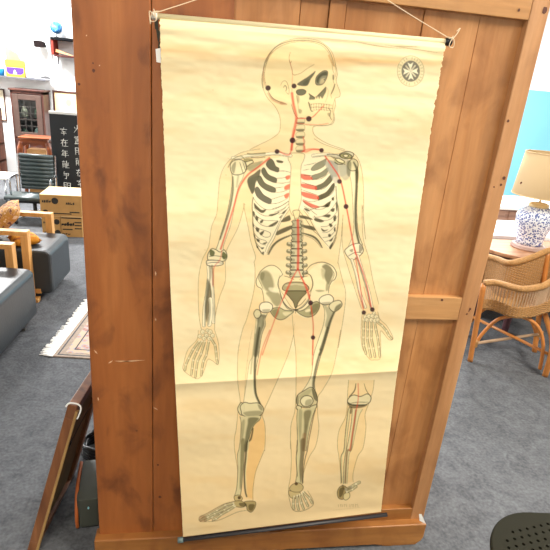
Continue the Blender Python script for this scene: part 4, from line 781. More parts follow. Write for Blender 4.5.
# ------------------------------------------------------------ cardboard boxes
card = mat('cardboard', 'b58a50', .85, noise=.06, scale=14); ink = mat('black_ink', '2a2620', .8)
def carton(loc, rz, w, d, h, label, marks):
    t = empty('cardboard_box', loc, rz=rz, label=label, cat='box', group='printed cardboard boxes')
    obj('body', bx(-w / 2, w / 2, -d / 2, d / 2, 0, h - .004), card, t, bevel=.003)
    bm = bx(-w / 2, w / 2, -d / 2, -.002, h - .004, h); box(bm, -w / 2, w / 2, .002, d / 2, h - .004, h); obj('flap', bm, mat('cardboard_top', 'd9b987', .85), t)
    bm = bmesh.new()
    for kind, u, v, s in marks:
        x, z = (u - .5) * w, v * h; y = -d / 2 - .001
        if kind == 'disc': prism([(x + s * math.cos(k * PI / 10), y, z + s * math.sin(k * PI / 10)) for k in range(20)], (0, .0008, 0), bm)
        elif kind == 'text':
            xx_ = x
            for k in range(5): w_ = s * random.uniform(.18, .3); hh = s * random.uniform(.25, .5); prism([(xx_, y, z), (xx_ + w_, y, z + .01 * random.random()), (xx_ + w_ * .9, y, z + hh), (xx_ + .1 * w_, y, z + hh * .8)], (0, .0008, 0), bm); xx_ += w_ * 1.15
        else: prism([(x - s, y, z), (x + s, y, z), (x + s, y, z + .012), (x - s, y, z + .012)], (0, .0008, 0), bm)
    obj('printing', bm, ink, t)
    return t
random.seed(3)
carton((-1.42, 4.14, .225), .02, .41, .40, .225, 'cardboard box with black disc print, uppermost of the stack by the armchairs', [('text', .05, .62, .07), ('disc', .36, .72, .034), ('text', .62, .55, .07), ('bar', .5, .1, .10), ('disc', .12, .16, .03), ('bar', .82, .18, .05)])
carton((-1.53, 4.14, 0), .02, .185, .40, .225, 'small cardboard box under the left half of the top box', [('text', .08, .62, .05), ('disc', .80, .72, .03), ('text', .1, .15, .05), ('disc', .82, .2, .03)])
carton((-1.325, 4.14, 0), .02, .215, .40, .225, 'small cardboard box with dense black print under the right half of the top box', [('bar', .5, .9, .1), ('bar', .3, .6, .05), ('text', .02, .55, .09), ('bar', .8, .7, .035), ('bar', .8, .55, .035), ('bar', .8, .4, .035), ('bar', .3, .35, .05), ('text', .05, .1, .06)])

# ------------------------------------------------------------ office chair
chrome = mat('chrome', 'c8ccd0', .15, 1.); ribm = mat('slate_padded_vinyl', '3f4a4a', .35)
oc = empty('office_chair', (-1.865, 4.72, 0), rz=.0, label='ribbed dark grey office chair with chrome arms on a castor base', cat='office chair')
bm = bmesh.new()
for k in range(9):
    z = .345 + k * .045; tube(bm, [(-.18, .02 + .03 * (z - .3), z), (.18, .02 + .03 * (z - .3), z - .004)], .0245, seg=12, flat=1.)
obj('backrest', bm, ribm, oc, smooth=True)
bm = bmesh.new()
for k in range(8): y = -.02 - k * .044; tube(bm, [(-.26, y, .27 + .002 * k), (.18, y, .27 + .002 * k)], .0245, seg=12, flat=1.)
obj('seat', bm, ribm, oc, smooth=True)
for s in (-.215, .215):
    obj('armrest', tb(catmull([(s, .03, .46), (s, -.02, .49), (s, -.2, .49), (s, -.25, .47), (s, -.25, .32), (s, -.2, .25)], 6), .011, seg=8), chrome, oc, smooth=True)
    obj('side_rail', tb([(s * .95, .05, .72), (s * .95, .0, .27), (s * .95, -.36, .27)], .012, seg=8), chrome, oc)
obj('under_frame', bx(-.2, .2, -.26, -.06, .215, .245), blk, oc, bevel=.005)
obj('column', tb([(0, -.16, .05), (0, -.16, .22)], .022, seg=12), blk, oc, smooth=True)
for k in range(5):
    a = k * 2 * PI / 5 + .3; q = Vector((math.cos(a) * .25, -.16 + math.sin(a) * .25, .055)); lg = obj('leg', tb([(0, -.16, .10), q], [.018, .012], seg=8), chrome, oc, smooth=True)
    cst = bmesh.new(); tube(cst, [q + Vector((-.012, 0, -.03)), q + Vector((.012, 0, -.03))], .025, seg=14); obj('castor', cst, blk, lg, smooth=True)
# loose low dark bench seat beside
# ------------------------------------------------------------ carved bench behind office chair with box under it
redw = wood('red_carved_wood', '5e2a12', '7c3c1a', '9a5226', 'X', 2, seed=8, rough=.3)
sx, sy = -2.09, 5.6
bt = empty('carved_table', (sx, sy, 0), label='small carved reddish wooden table behind the office chair', cat='table')
bm = bmesh.new(); box(bm, -.19, .19, -.15, .15, .80, .822); obj('top', bm, redw, bt, bevel=.008)
bm = prism([(-.17, -.14, .80), (.17, -.14, .80), (.17, -.14, .74), (.13, -.14, .70), (.07, -.14, .74), (0, -.14, .71), (-.07, -.14, .74), (-.13, -.14, .70), (-.17, -.14, .74)], (0, .02, 0)); obj('apron', bm, redw, bt)
for a in (-1, 1):
    for b_ in (-1, 1):
        obj('leg', tb(catmull([(a * .155, b_ * .12, .76), (a * .18, b_ * .135, .62), (a * .145, b_ * .115, .35), (a * .15, b_ * .115, .12), (a * .17, b_ * .13, .02), (a * .18, b_ * .135, .0)], 5), [.03] * 3 + [.034] * 6 + [.022] * 9 + [.018] * 8, seg=10), redw, bt, smooth=True)
ob = empty('wooden_crate', (sx + .0, sy + .02, 0), label='pale orange wooden crate standing under the carved table', cat='crate')
bm = bx(-.12, .12, -.09, .09, 0, .66); obj('body', bm, mat('orange_pine', 'dba66a', .6, noise=.08, scale=8), ob, bevel=.004)
bm = bmesh.new()
for z in (.1, .3, .5): box(bm, -.123, .123, -.094, -.09, z, z + .08)
obj('slat', bm, mat('orange_pine_slat', 'cf9858', .6), ob)

# ------------------------------------------------------------ black folding screen with characters
s0 = wl(49, 113, 4.9); scx0, scx1, zt = -1.735, -1.17, 1.175
sc = empty('banner_panel', ((scx0 + scx1) / 2, 4.92, 0), label='black panel with columns of white brush characters', cat='sign panel')
hw = (scx1 - scx0) / 2
obj('panel', bx(-hw, hw, 0, .02, .0, zt), mat('black_lacquer', '1e2226', .45), sc, bevel=.002)
obj('top_strip', bx(-hw - .004, hw + .004, -.006, .026, zt, zt + .03), mat('white_strip', 'dcdcd8', .5), sc, bevel=.002)
wht = mat('white_lettering', 'e8e8e0', .6)
# brush characters as strokes on a 5 x 5 grid (x right, z up)
GL = {'shi': [[(2.5, 5), (2.5, 4.3)], [(.3, 3.9), (4.7, 3.9)], [(2.5, 3.9), (1.2, 2.7), (3.8, 2.2)], [(2.5, 2.6), (2.5, 0)], [(.8, 1.4), (4.2, 1.4)]],
      'zai': [[(.3, 4), (4.7, 4)], [(2.2, 5), (1.4, 3), (.2, 1.8)], [(1.2, 3), (1.2, 0)], [(2, 2.5), (4.5, 2.5)], [(3.2, 3.5), (3.2, .3)], [(1.8, .2), (4.8, .2)]],
      'nian': [[(1.4, 5), (.4, 3.6)], [(1, 4.2), (4.3, 4.2)], [(.9, 2.9), (4.1, 2.9)], [(.2, 1.5), (4.8, 1.5)], [(2.6, 4.2), (2.6, 0)], [(1, 2.9), (1, 1.5)]],
      'long': [[(.3, 4.4), (2.2, 4.4)], [(1.2, 5), (1.2, 4.4)], [(.5, 3.4), (2.2, 3.4)], [(.6, 3.4), (.5, 0)], [(2.1, 3.4), (2.1, 0)], [(.6, 2.3), (2.1, 2.3)], [(.6, 1.3), (2.1, 1.3)], [(3, 5), (3, 3.4), (4.6, 3.6)], [(3, 2.8), (4.5, 2.8)], [(3, 2), (4.4, 2)], [(3, 3), (3, .2), (4.8, .4)]],
      'ge': [[(1.2, 5), (.8, 3.6), (4, 3.8)], [(4, 3.8), (3.6, 2)], [(.8, 2.6), (3.8, 2.6)], [(2.4, 3.6), (2.2, 2)], [(2.6, 2), (2.2, 0), (1.3, .3)]],
      'tong': [[(.4, 4.6), (2.6, 4.6)], [(.5, 4.6), (.5, 0)], [(2.6, 4.6), (2.5, 0)], [(.5, 3), (2.5, 3)], [(1, 1.8), (2, 1.8)], [(3.2, 4.4), (4.8, 4.4), (4.4, .2), (3.7, .5)], [(3.3, 2.8), (4.4, 2.8)]],
      'huo': [[(2.5, 5), (2.4, 3), (.3, 0)], [(2.4, 3), (4.8, 0)], [(.7, 3.6), (1.2, 2.4)], [(4.2, 3.8), (3.2, 2.6)]],
      'bao': [[(2.5, 5), (2.5, 4.5)], [(.3, 3.8), (.4, 4.4), (4.7, 4.4), (4.5, 3.8)], [(.9, 3.4), (4.1, 3.4)], [(1, 2.6), (4, 2.6)], [(2.5, 3.4), (2.5, 1.8)], [(.8, 1.8), (4.2, 1.8), (4.2, .5), (.8, .5), (.8, 1.8)], [(.3, 0), (4.8, 0)]]}
colA = ['shi', 'zai', 'nian', 'long', 'ge', 'tong', 'bao']; colB = ['huo', 'bao', 'tong', 'long', 'zai', 'shi', 'nian']
lx0 = wl(62, 130, 4.9).x - (scx0 + scx1) / 2 - .03
for gi, (colm, x0) in enumerate(((colA, lx0), (colB, lx0 + .155))):
    for k, g in enumerate(colm):
        bm = bmesh.new(); s = .0175; zz = zt - .235 - k * .128 + (.04 if gi else 0)
        for st in GL[g]:
            tube(bm, [(x0 + a * s, -.002, zz + b_ * s) for a, b_ in st], [.0076] * (len(st) - 1) + [.004], seg=6, flat=.5)
        obj('character', bm, wht, sc)

# ------------------------------------------------------------ display cabinet against the back wall
dkw = wood('dark_cabinet_wood', '3a1e18', '4c2a22', '5e382c', 'Z', 1.2, seed=3)
cx0, cx1 = -2.845, -2.375; ztp = 1.30; yf = 7.02
cb_ = empty('display_cabinet', ((cx0 + cx1) / 2, yf, 0), label='dark wood display cabinet with a glazed lattice door', cat='cabinet')
w2 = (cx1 - cx0) / 2
bm = bx(-w2, -w2 + .03, 0, .34, .0, ztp); box(bm, w2 - .03, w2, 0, .34, 0, ztp); box(bm, -w2, w2, .32, .34, 0, ztp); box(bm, -w2, w2, 0, .34, .02, .06); box(bm, -w2, w2, 0, .34, .52, .56); box(bm, -w2, w2, 0, .34, ztp - .04, ztp)
obj('carcass', bm, dkw, cb_, bevel=.003)
obj('cornice', bx(-w2 - .02, w2 + .02, -.02, .345, ztp, ztp + .025), dkw, cb_, bevel=.004)
glass = mat('cabinet_glass', 'e4f0ec', .05, trans=1.); greyw = mat('worn_grey_brown_paint', '4e3a32', .6, noise=.12, scale=10)
dr = bmesh.new(); a0, a1, z0, z1 = -w2 + .03, w2 - .03, .62, ztp - .05
box(dr, a0, a0 + .08, -.02, 0, z0, z1); box(dr, a1 - .08, a1, -.02, 0, z0, z1); box(dr, a0 + .08, a1 - .08, -.02, 0, z0, z0 + .08); box(dr, a0 + .08, a1 - .08, -.02, 0, z1 - .08, z1)
dd = obj('door', dr, greyw, cb_, bevel=.006)
obj('pane', bx(a0 + .08, a1 - .08, -.012, -.008, z0 + .08, z1 - .08), glass, dd)
bm = bmesh.new()
for k in range(1, 3): x = a0 + .08 + k * (a1 - a0 - .16) / 3; box(bm, x - .004, x + .004, -.018, -.006, z0 + .08, z1 - .08)
for k in range(1, 5): z = z0 + .08 + k * (z1 - z0 - .16) / 5; box(bm, a0 + .08, a1 - .08, -.018, -.006, z - .004, z + .004)
obj('glazing_bar', bm, mat('glazing_bar_wood', '3a3430', .6), dd)
obj('door', bx(a0, a1, -.02, 0, .06, .6), dkw, cb_, bevel=.004, label='solid lower door')
obj('shelf', bx(a0, a1, .03, .3, .88, .9), dkw, cb_)
gr = mat('green_glaze', '4a6a50', .3, noise=.3, scale=20)
for i, (x, z, s, m_) in enumerate([(-.12, .56, .10, gr), (.08, .56, .12, mat('grey_glaze', '8a9490', .3)), (-.1, .9, .09, mat('cream_glaze', 'cfc8b0', .3)), (.1, .9, .1, gr)]):
    v = lathe([(s * .35, 0), (s * .5, .01), (s * .62, s * .6), (s * .45, s * 1.3), (s * .25, s * 1.6), (s * .32, s * 1.8)], 20)
    v_ = obj('vase', v, m_, smooth=True); v_.location = ((cx0 + cx1) / 2 + x, yf + .16, z)
    tag(v_, ['squat green vase on the lower left of the glazed cabinet', 'grey vase on the lower right of the glazed cabinet', 'cream vase on the upper left shelf of the glazed cabinet', 'green vase on the upper right shelf of the glazed cabinet'][i], 'vase', 'vases in the display cabinet')

# ------------------------------------------------------------ pictures on the back wall and over the panel
def picture(x0, x1, z0, z1, y, label, c, drawing=None, fw=.03, rail=False):
    t = empty('framed_picture', ((x0 + x1) / 2, y, z0), label=label, cat='picture', group='framed pictures at the back')
    w, h = (x1 - x0) / 2, z1 - z0; bm = bx(-w, w, -.02, 0, 0, fw); box(bm, -w, w, -.02, 0, h - fw, h); box(bm, -w, -w + fw, -.02, 0, fw, h - fw); box(bm, w - fw, w, -.02, 0, fw, h - fw)
    obj('frame', bm, dkw, t, bevel=.003); obj('picture_sheet', bx(-w + fw, w - fw, -.010, -.004, fw, h - fw), mat('old_paper', c, .8, noise=.05, scale=10), t)
    if drawing:
        bm = bmesh.new(); s = .05; prism([(s * math.cos(k * PI / 8) * .8, -.0115, h / 2 + s * math.sin(k * PI / 8)) for k in range(16)], (0, .001, 0), bm); obj('drawing', bm, mat('sepia_wash', drawing, .8), t)
    return t
picture(-2.335, -1.86, .985, 1.33, YB - .002, 'dark-framed cream picture hanging above the black character panel', 'e8cf9c', 'd8b884')
picture(-3.50, -3.05, .80, 1.285, YB - .002, 'cream picture in a thin dark frame at the left photo edge', 'e6dcc0', 'c8b898', .018)
bk = empty('cupboard', (-3.24, 6.72, 0), label='brown open cupboard at the far left edge of the photo', cat='cupboard')
bm = bx(-.25, -.22, 0, .3, 0, 1.03); box(bm, .22, .25, 0, .3, 0, 1.03); box(bm, -.25, .25, .28, .3, 0, 1.03)
for z in (0, .25, .5, 1.0): box(bm, -.25, .25, 0, .3, z, z + .03)
obj('carcass', bm, wood('brown_cupboard', '4a281c', '6a3e2c', '84543c', 'Z', 1.2, seed=1), bk, bevel=.003)
obj('panel', bx(-.22, .22, .01, .02, .53, 1.0), mat('reddish_panel', '8a5a44', .6), bk); obj('drawer', bx(-.22, .22, .0, .02, .28, .5), mat('grey_green_panel', '6c6e5c', .6), bk, bevel=.003)
# low glass-topped table at far left
gt = empty('low_table', (-2.62, 5.3, 0), label='low white-topped table beside the office chair at the left edge', cat='table')
obj('top', bx(-.28, .28, -.22, .22, .335, .355), mat('white_laminate', 'e8e6e0', .3), gt, bevel=.004)
for a in (-.26, .26):
    for b_ in (-.2, .2): obj('leg', tb([(a, b_, 0), (a, b_, .335)], .012, seg=8), chrome, gt, smooth=True)

# ------------------------------------------------------------ wall shelves and things on them
shelfm = mat('pale_grey_shelf', 'e0e2e4', .5)
shf = obj('wall_shelf', bx(-3.35, -2.36, 7.14, YB - .001, 1.465, 1.485), mat('grey_edge_shelf', '5a5c64', .5), label='long thin grey shelf on the white wall above the cabinet', cat='shelf')
yb = 7.25
p0, p1 = wl(7, 74, yb), wl(26, 77, yb)
bxp = empty('display_box', ((p0.x + p1.x) / 2, yb, 1.485), label='tall yellow and orange display box with purple panel on shelf', cat='box')
w_ = (p1.x - p0.x) / 2
obj('back_card', prism([(-w_, .02, 0), (w_, .02, 0), (w_, .02, .20), (w_ - .06, .02, .24), (w_ - .10, .02, .33), (-w_, .02, .42)], (0, .008, 0)), mat('cream_orange_card', 'c8a064', .6, noise=.2, scale=6), bxp)
obj('front_tray', bx(-w_ + .005, w_, -.06, .018, 0, .235), mat('yellow_card', 'd8a028', .6), bxp, bevel=.002)
obj('front_tray', bx(-w_ + .005, w_, -.062, -.061, .15, .235), mat('orange_card', 'd88030', .6), bxp)
obj('printed_panel', prism([(-w_ + .02, -.0635, .13), (w_ - .005, -.0635, .13), (w_ - .01, -.0635, .06), (w_ - .05, -.0635, .035), (-w_ + .05, -.0635, .035), (-w_ + .02, -.0635, .07)], (0, .001, 0)), mat('purple_print', '4c2c90', .6), bxp)
obj('printed_motif', prism([(-.025, -.065, .04), (.03, -.065, .04), (.012, -.065, .085), (0, -.065, .10), (-.012, -.065, .08)], (0, .001, 0)), mat('white_print', 'f0ecf4', .6), bxp)
bl = empty('blue_tub', (wl(1.5, 70, yb).x, yb, 1.485), label='small bright blue tub on the shelf at the left photo edge', cat='tub')
obj('tub', lathe([(.035, 0), (.045, .09), (.045, .1)], 20), mat('bright_blue', '1c7cb8', .4), bl, smooth=True); obj('lid', lathe([(.048, .1), (.048, .115)], 20), mat('white_lid', 'eeeeee', .4), bl)
gj = wl(31, 74, yb); jr = empty('glass_jar', (gj.x - .02, yb, 1.485), label='pale glass jar right of the yellow display box', cat='jar')
obj('jar', lathe([(.05, 0), (.055, .02), (.055, .13), (.04, .16), (.04, .18)], 24), mat('milky_glass', 'd8dce8', .2), jr, smooth=True); obj('lid', lathe([(.044, .18), (.044, .2)], 24), mat('pale_lid', 'c8ccd0', .3), jr)
gs = wl(41, 80, yb); st = empty('ornament', (gs.x + .05, yb, 1.485), label='small dark grey model lying at the right end of the shelf', cat='ornament')
obj('body', prism([(-.09, 0, .0), (.10, 0, .0), (.07, 0, .035), (.02, 0, .05), (-.03, 0, .04)], (0, .05, 0)), mat('dark_grey_model', '4a4a4c', .6), st, bevel=.004); obj('base', bx(-.1, .11, -.01, .06, -.0, .006), mat('model_base', 'b0b0b4', .6), st)
# upper black shelf bracket with globe
a, b_ = wl(52, 37, 7.2), wl(76, 38, 7.2)
us = empty('wall_shelf', (a.x, 7.2, a.z), label='short black wall shelf carrying a blue globe beside the wardrobe', cat='shelf')
obj('board', bx(0, .50, -.10, YB - 7.2 - .001, -.035, .0), mat('black_shelf', '141416', .9, spec=.05), us, bevel=.003)
obj('board', bx(.03, .50, -.08, YB - 7.2 - .001, -.265, -.24), mat('brown_shelf', '4a2c2a', .9, spec=.05), us, bevel=.003, label='lower brown board')
obj('bracket', bx(.0, .03, -.08, YB - 7.2 - .001, -.24, -.035), mat('red_bracket', '7c342c', .9, spec=.1), us); obj('support', bx(.03, .045, .1, .15, -.38, -.265), mat('grey_metal', '7a7a80', .4), us)
obj('brace', prism([(.04, -.02, -.2), (.05, -.02, -.16), (.3, -.02, -.235), (.28, -.02, -.239)], (0, .02, 0)), mat('orange_wood_strip', 'd89060', .6), us)
gl = wl(56.5, 35, 7.22)
gb = empty('globe', (gl.x, 7.22, a.z), label='small blue globe on a dark stem on the black shelf', cat='globe')
obj('foot', lathe([(.04, 0), (.035, .01), (.008, .02), (.006, .05)], 16), blk, gb, smooth=True)
bm = bmesh.new(); bmesh.ops.create_uvsphere(bm, u_segments=24, v_segments=16, radius=.085); bmesh.ops.translate(bm, verts=bm.verts[:], vec=(0, 0, .135)); obj('sphere', bm, paisley('globe_map', ['1e5a98', '3478b0', '4a8cc0', 'a8b8b4'], 9), gb, smooth=True)
obj('meridian', tb([(.092 * math.sin(t), 0, .135 + .092 * math.cos(t)) for t in [k * PI / 12 for k in range(13)]], .004, seg=6), blk, gb)
dk = wl(40, 44, 7.3); db = empty('wall_box', (dk.x, 7.3, dk.z), label='dark box-shaped fitting on a thin bracket on the white wall', cat='wall fitting')  # plain dark box on a bracket, its use unknown
obj('body', prism([(-.07, -.1, .04), (-.06, -.1, -.05), (.09, -.1, -.04), (.07, -.1, .03), (.03, -.1, .045)], (0, .12, 0)), mat('dark_brown_box', '1e1818', .9, spec=.05), db, bevel=.004)
obj('arm', tb([(.0, .02, 0), (.0, YB - 7.3 - .004, 0)], .012, seg=8), mat('grey_arm', '9a9ca0', .4), db); obj('arm', tb([(-.07, -.04, .0), (-.20, -.02, .05)], .006, seg=8), mat('grey_rod', 'a0a4a8', .4), db)
obj('post', bx(.12, .15, -.02, YB - 7.3 - .001, -.13, .12), mat('pale_grey_post', 'a8a8a4', .4), db); obj('arm', tb([(.07, .0, -.03), (.14, .03, -.05)], .012, seg=8), mat('grey_joint', '9a9ca0', .4), db)

# ------------------------------------------------------------ right side: half-round table, lamp
TZ = .66
tabw = wood('brown_table_wood', '9a6a48', 'b48462', 'c89c78', 'X', 1.2, seed=2, rough=.3)
tb_ = empty('console_table', (3.08, 2.12, 0), label='half-round brown wooden table under the blue and white lamp', cat='table')
pts = [(.9, .14)] + [(.9 * math.cos(t), .52 * math.sin(t)) for t in [-k * PI / 40 for k in range(41)]] + [(-.9, .14)]
obj('tabletop', prism([(x, y, TZ - .028) for x, y in pts], (0, 0, .028)), tabw, tb_, bevel=.005)
ap = [(x * .9, y * .88) for x, y in pts]; obj('apron', prism([(x, y, TZ - .10) for x, y in ap], (0, 0, .072)), mat('dark_apron', '5a3a2c', .5), tb_)
plum = wood('plum_leg_wood', '3c2428', '50323a', '6a4448', 'Z', 1.5, seed=4)
for x, y in [(-.62, -.26), (-.72, .06), (.62, -.26), (.72, .06)]:
    obj('leg', lathe([(.022, 0), (.026, .02), (.03, .2), (.024, .26), (.036, .3), (.036, .56)], 16, x, y), plum, tb_, smooth=True)
LX, LY = 2.60, 2.05
lm = empty('table_lamp', (LX, LY, TZ), label='blue and white porcelain jar lamp with a cream shade', cat='lamp')
def jar_mat():
    m = bpy.data.materials.new('blue_white_porcelain'); m.use_nodes = True; nt = m.node_tree; N = nt.nodes; L = nt.links; b = N['Principled BSDF']; b.inputs['Roughness'].default_value = .12
    tc = N.new('ShaderNodeTexCoord'); v = N.new('ShaderNodeTexVoronoi'); v.inputs['Scale'].default_value = 75; L.new(tc.outputs['Object'], v.inputs['Vector'])
    r = N.new('ShaderNodeValToRGB'); e = r.color_ramp.elements; e[0].position = .36; e[0].color = (*lin('4a5c9c'), 1); e[1].position = .58; e[1].color = (*lin('e6ecf4'), 1); L.new(v.outputs['Distance'], r.inputs['Fac'])
    v2 = N.new('ShaderNodeTexVoronoi'); v2.inputs['Scale'].default_value = 9; L.new(tc.outputs['Object'], v2.inputs['Vector'])
    r2 = N.new('ShaderNodeValToRGB'); e = r2.color_ramp.elements; e[0].position = .16; e[0].color = (.75, .75, .75, 1); e[1].position = .26; e[1].color = (0, 0, 0, 1); L.new(v2.outputs['Distance'], r2.inputs['Fac'])
    mx = N.new('ShaderNodeMix'); mx.data_type = 'RGBA'; L.new(r2.outputs['Color'], mx.inputs[0]); L.new(r.outputs['Color'], mx.inputs[6]); mx.inputs[7].default_value = (*lin('4a5db0'), 1)
    L.new(mx.outputs[2], b.inputs['Base Color']); return m
obj('plinth_base', lathe([(.125, 0), (.13, .012), (.12, .018), (.126, .026), (.105, .036)], 48), mat('pinkish_wood_base', 'b89c92', .3), lm, smooth=True)
obj('jar', lathe([(.10, .036), (.098, .06), (.108, .12), (.138, .21), (.142, .255), (.125, .30), (.09, .325), (.065, .335)], 48), jar_mat(), lm, smooth=True)
obj('jar_lid', lathe([(.07, .33), (.074, .338), (.074, .352), (.055, .364), (.02, .368)], 40), mat('cream_gold_lid', 'e8cc94', .35), lm, smooth=True)
obj('stem', tb([(0, 0, .36), (0, 0, .70)], .008, seg=10), mat('brass', 'c0a060', .3, 1.), lm)
bm = lathe([(.215, .42), (.19, .735), (.187, .735), (.212, .42)], 56, cap=False); bm2 = None
shd = bpy.data.materials.new('cream_linen_shade'); shd.use_nodes = True; b = shd.node_tree.nodes['Principled BSDF']; b.inputs['Base Color'].default_value = (*lin('bca27a'), 1); b.inputs['Roughness'].default_value = .9
obj('lamp_shade', bm, shd, lm, smooth=True)
tr_m = mat('shade_trim', 'd2b488', .8)
for r, z in ((.215, .42), (.189, .735)): obj('shade_rim', tb([(r * math.cos(t), r * math.sin(t), z) for t in [k * PI / 24 for k in range(48)]], .004, seg=6, closed=True), tr_m, lm, smooth=True)
bm = bmesh.new(); [tube(bm, [(0, 0, .70), (.183 * math.cos(t), .183 * math.sin(t), .742)], .002, seg=6) for t in (0, 2.1, 4.2)]; obj('shade_frame', bm, mat('brass_wire', 'b09860', .4, 1.), lm)
# white cabinet just behind the table and white-topped sideboard further back
wlam = mat('white_top', 'f0eeea', .35)
wc = empty('white_cabinet', (3.1, 2.62, 0), label='low white cabinet directly behind the half-round table', cat='cabinet')
obj('body', bx(-1.0, 1.0, -.30, .22, .06, TZ - .01), mat('white_cabinet_paint', 'dcd8d2', .5), wc, bevel=.004); obj('top', bx(-1.02, 1.02, -.32, .24, TZ - .01, TZ + .02), wlam, wc, bevel=.003)
obj('base', bx(-.95, .95, -.25, .2, 0, .06), blk, wc); obj('door', bx(-.98, -.01, -.312, -.30, .08, TZ - .03), wlam, wc, bevel=.002); obj('door', bx(.01, .98, -.312, -.30, .08, TZ - .03), wlam, wc, bevel=.002)
sd = empty('sideboard', (3.45, 3.55, 0), label='brown sideboard with a white top in front of the turquoise wall', cat='sideboard')
brn = wood('brown_sideboard', '7a5848', '96705c', 'a8826c', 'X', 1.2, seed=6)
obj('body', bx(-.85, .85, -.28, .28, .08, .70), brn, sd, bevel=.004); obj('top', bx(-.88, .88, -.31, .31, .70, .735), wlam, sd, bevel=.003)
for k in range(3): x = -.82 + k * .56; dw = obj('drawer', bx(x, x + .52, -.292, -.28, .46, .68), brn, sd, bevel=.004); obj('knob', tb([(x + .26, -.292, .57), (x + .26, -.315, .57)], .014, seg=10), blk, dw)
for k in range(3): x = -.82 + k * .56; obj('door', bx(x, x + .52, -.292, -.28, .1, .44), brn, sd, bevel=.004)
for x in (-.78, .78):
    for y in (-.22, .22): obj('leg', bx(x - .03, x + .03, y - .03, y + .03, 0, .08), brn, sd)

# ------------------------------------------------------------ wicker armchair
wick = mat('honey_wicker', 'a97c46', .6, noise=.18, scale=60, bump=.6, bscale=120); cane = mat('orange_cane', 'c47e3e', .35, noise=.12, scale=12); canel = mat('pale_cane', 'b89878', .45, noise=.1, scale=12)
wck = empty('wicker_chair', (2.15, 1.45, 0), label='honey wicker tub armchair with bent cane legs', cat='chair')
O = Vector((2.15, 1.45, 0))
def LC(P): return [Vector(p) - O for p in P]
rail = [fl(484, 283, .60), fl(497, 283, .61), fl(520, 289, .62), fl(540, 287, .635), fl(552, 281, .66), fl(572, 268, .72), fl(580, 256, .77), fl(566, 248, .79), fl(548, 251, .77), fl(530, 258, .73), fl(510, 263, .69), fl(497, 259, .665), fl(486, 256, .65)]
rp = catmull(LC(rail), 7)
# seat-level ring beneath
ctr = Vector((2.22, 1.42, 0)) - O
base = [Vector((p.x + (ctr.x - p.x) * .06, p.y + (ctr.y - p.y) * .06, .42 if k < 38 else .40)) for k, p in enumerate(rp)]
# near side: lower band edge follows the photographed hem
near = len(rp) * 4 // 12
obj('top_rail', tube(bmesh.new(), [p + Vector((0, 0, 0)) for p in rp], .022, seg=12), wick, wck, smooth=True)
bm = bmesh.new()
for i in range(0, len(rp) - 1):
    for f in (0,):
        a = rp[i]; b = base[i]; tube(bm, [a, b], .0046, seg=5)
obj('spindle', bm, canel, wck, kind='stuff')
def band(z_top, z_bot, m, name, i0=0, i1=None, rat=None):
    """woven band: rows of cane running round the frame, wavy in and out of the spindles"""
    i1 = i1 or len(rp); bm = bmesh.new(); n = 1
    rows = int(abs(z_top - z_bot) / .009)
    for r in range(rows):
        P = []
        for i in range(i0, i1):
            a, b = rp[i], base[i]; f = z_bot + (z_top - z_bot) * (r + .5) / rows
            q = b.lerp(a, f) if rat else Vector((0, 0, 0)); off = (q - ctr); off.z = 0; off.normalize()
            P.append(q + off * .004 * (1 if (i + r) % 2 else -1))
        tube(bm, P, .0052, seg=5)
    return obj(name, bm, m, wck, kind=None)
def bandf(f0, f1, name, i0, i1):
    i1 = min(i1, len(rp)); bm = bmesh.new(); rows = max(2, int((f1 - f0) * .3 / .0088))
    for r in range(rows):
        P = []
        for i in range(i0, i1):
            f = f0 + (f1 - f0) * (r + .5) / rows; q = base[i].lerp(rp[i], f); off = q - ctr; off.z = 0; off.normalize(); P.append(q + off * .004 * (1 if (i + r) % 2 else -1))
        tube(bm, P, .0054, seg=5)
    obj(name, bm, wick, wck, smooth=True)
L_n = len(rp)
bandf(0., .36, 'woven_side', 0, 38)
bandf(0., .95, 'woven_back', 37, L_n)
# seat
seatp = [Vector((p.x * .95 + ctr.x * .05, p.y * .95 + ctr.y * .05, .405)) for p in base[::3]]
obj('seat', prism([v for v in seatp], (0, 0, .03)), wick, wck, bevel=.004)
FLg, FRg = fl(470, 361) - O, fl(545, 376) - O
dv = (fl(545, 376) - fl(470, 361)); dv.normalize(); pv = Vector((-dv.y, dv.x, 0))
BLg, BRg = FLg + pv * .42, FRg + pv * .36
def leg(p, top, r=.017): return tb(catmull([p, p.lerp(top, .4) + Vector((0, 0, .0)), top], 6), r, seg=12)
obj('leg', leg(FLg, rp[0] + Vector((0, 0, -.01)), .018), cane, wck, smooth=True)
obj('leg', tb(catmull([FRg, FRg + Vector((-.02, .0, .25)), Vector(fl(545, 310, .30)) - O, Vector(fl(556, 292, .42)) - O, rp[31]], 6), .019, seg=12), cane, wck, smooth=True)
obj('leg', leg(BLg, rp[-1], .018), cane, wck, smooth=True); obj('leg', leg(BRg, rp[56], .018), cane, wck, smooth=True)
_q = lambda t, z: FLg.lerp(FRg, t) + pv * .03 + Vector((0, 0, z))
arch = [_q(.03, .13), _q(.09, .22), _q(.24, .34), _q(.5, .385), _q(.74, .34), _q(.88, .21), _q(.93, .03)]
obj('arch_brace', tube(bmesh.new(), catmull(arch, 8), .012, seg=10), cane, wck, smooth=True)
back_arch = [BLg + Vector((0, 0, .1)), BLg.lerp(BRg, .2) + Vector((0, 0, .26)), BLg.lerp(BRg, .5) + Vector((0, 0, .31)), BLg.lerp(BRg, .8) + Vector((0, 0, .26)), BRg + Vector((0, 0, .1))]
obj('arch_brace', tube(bmesh.new(), catmull(back_arch, 8), .012, seg=10), cane, wck, smooth=True)
zz = .14
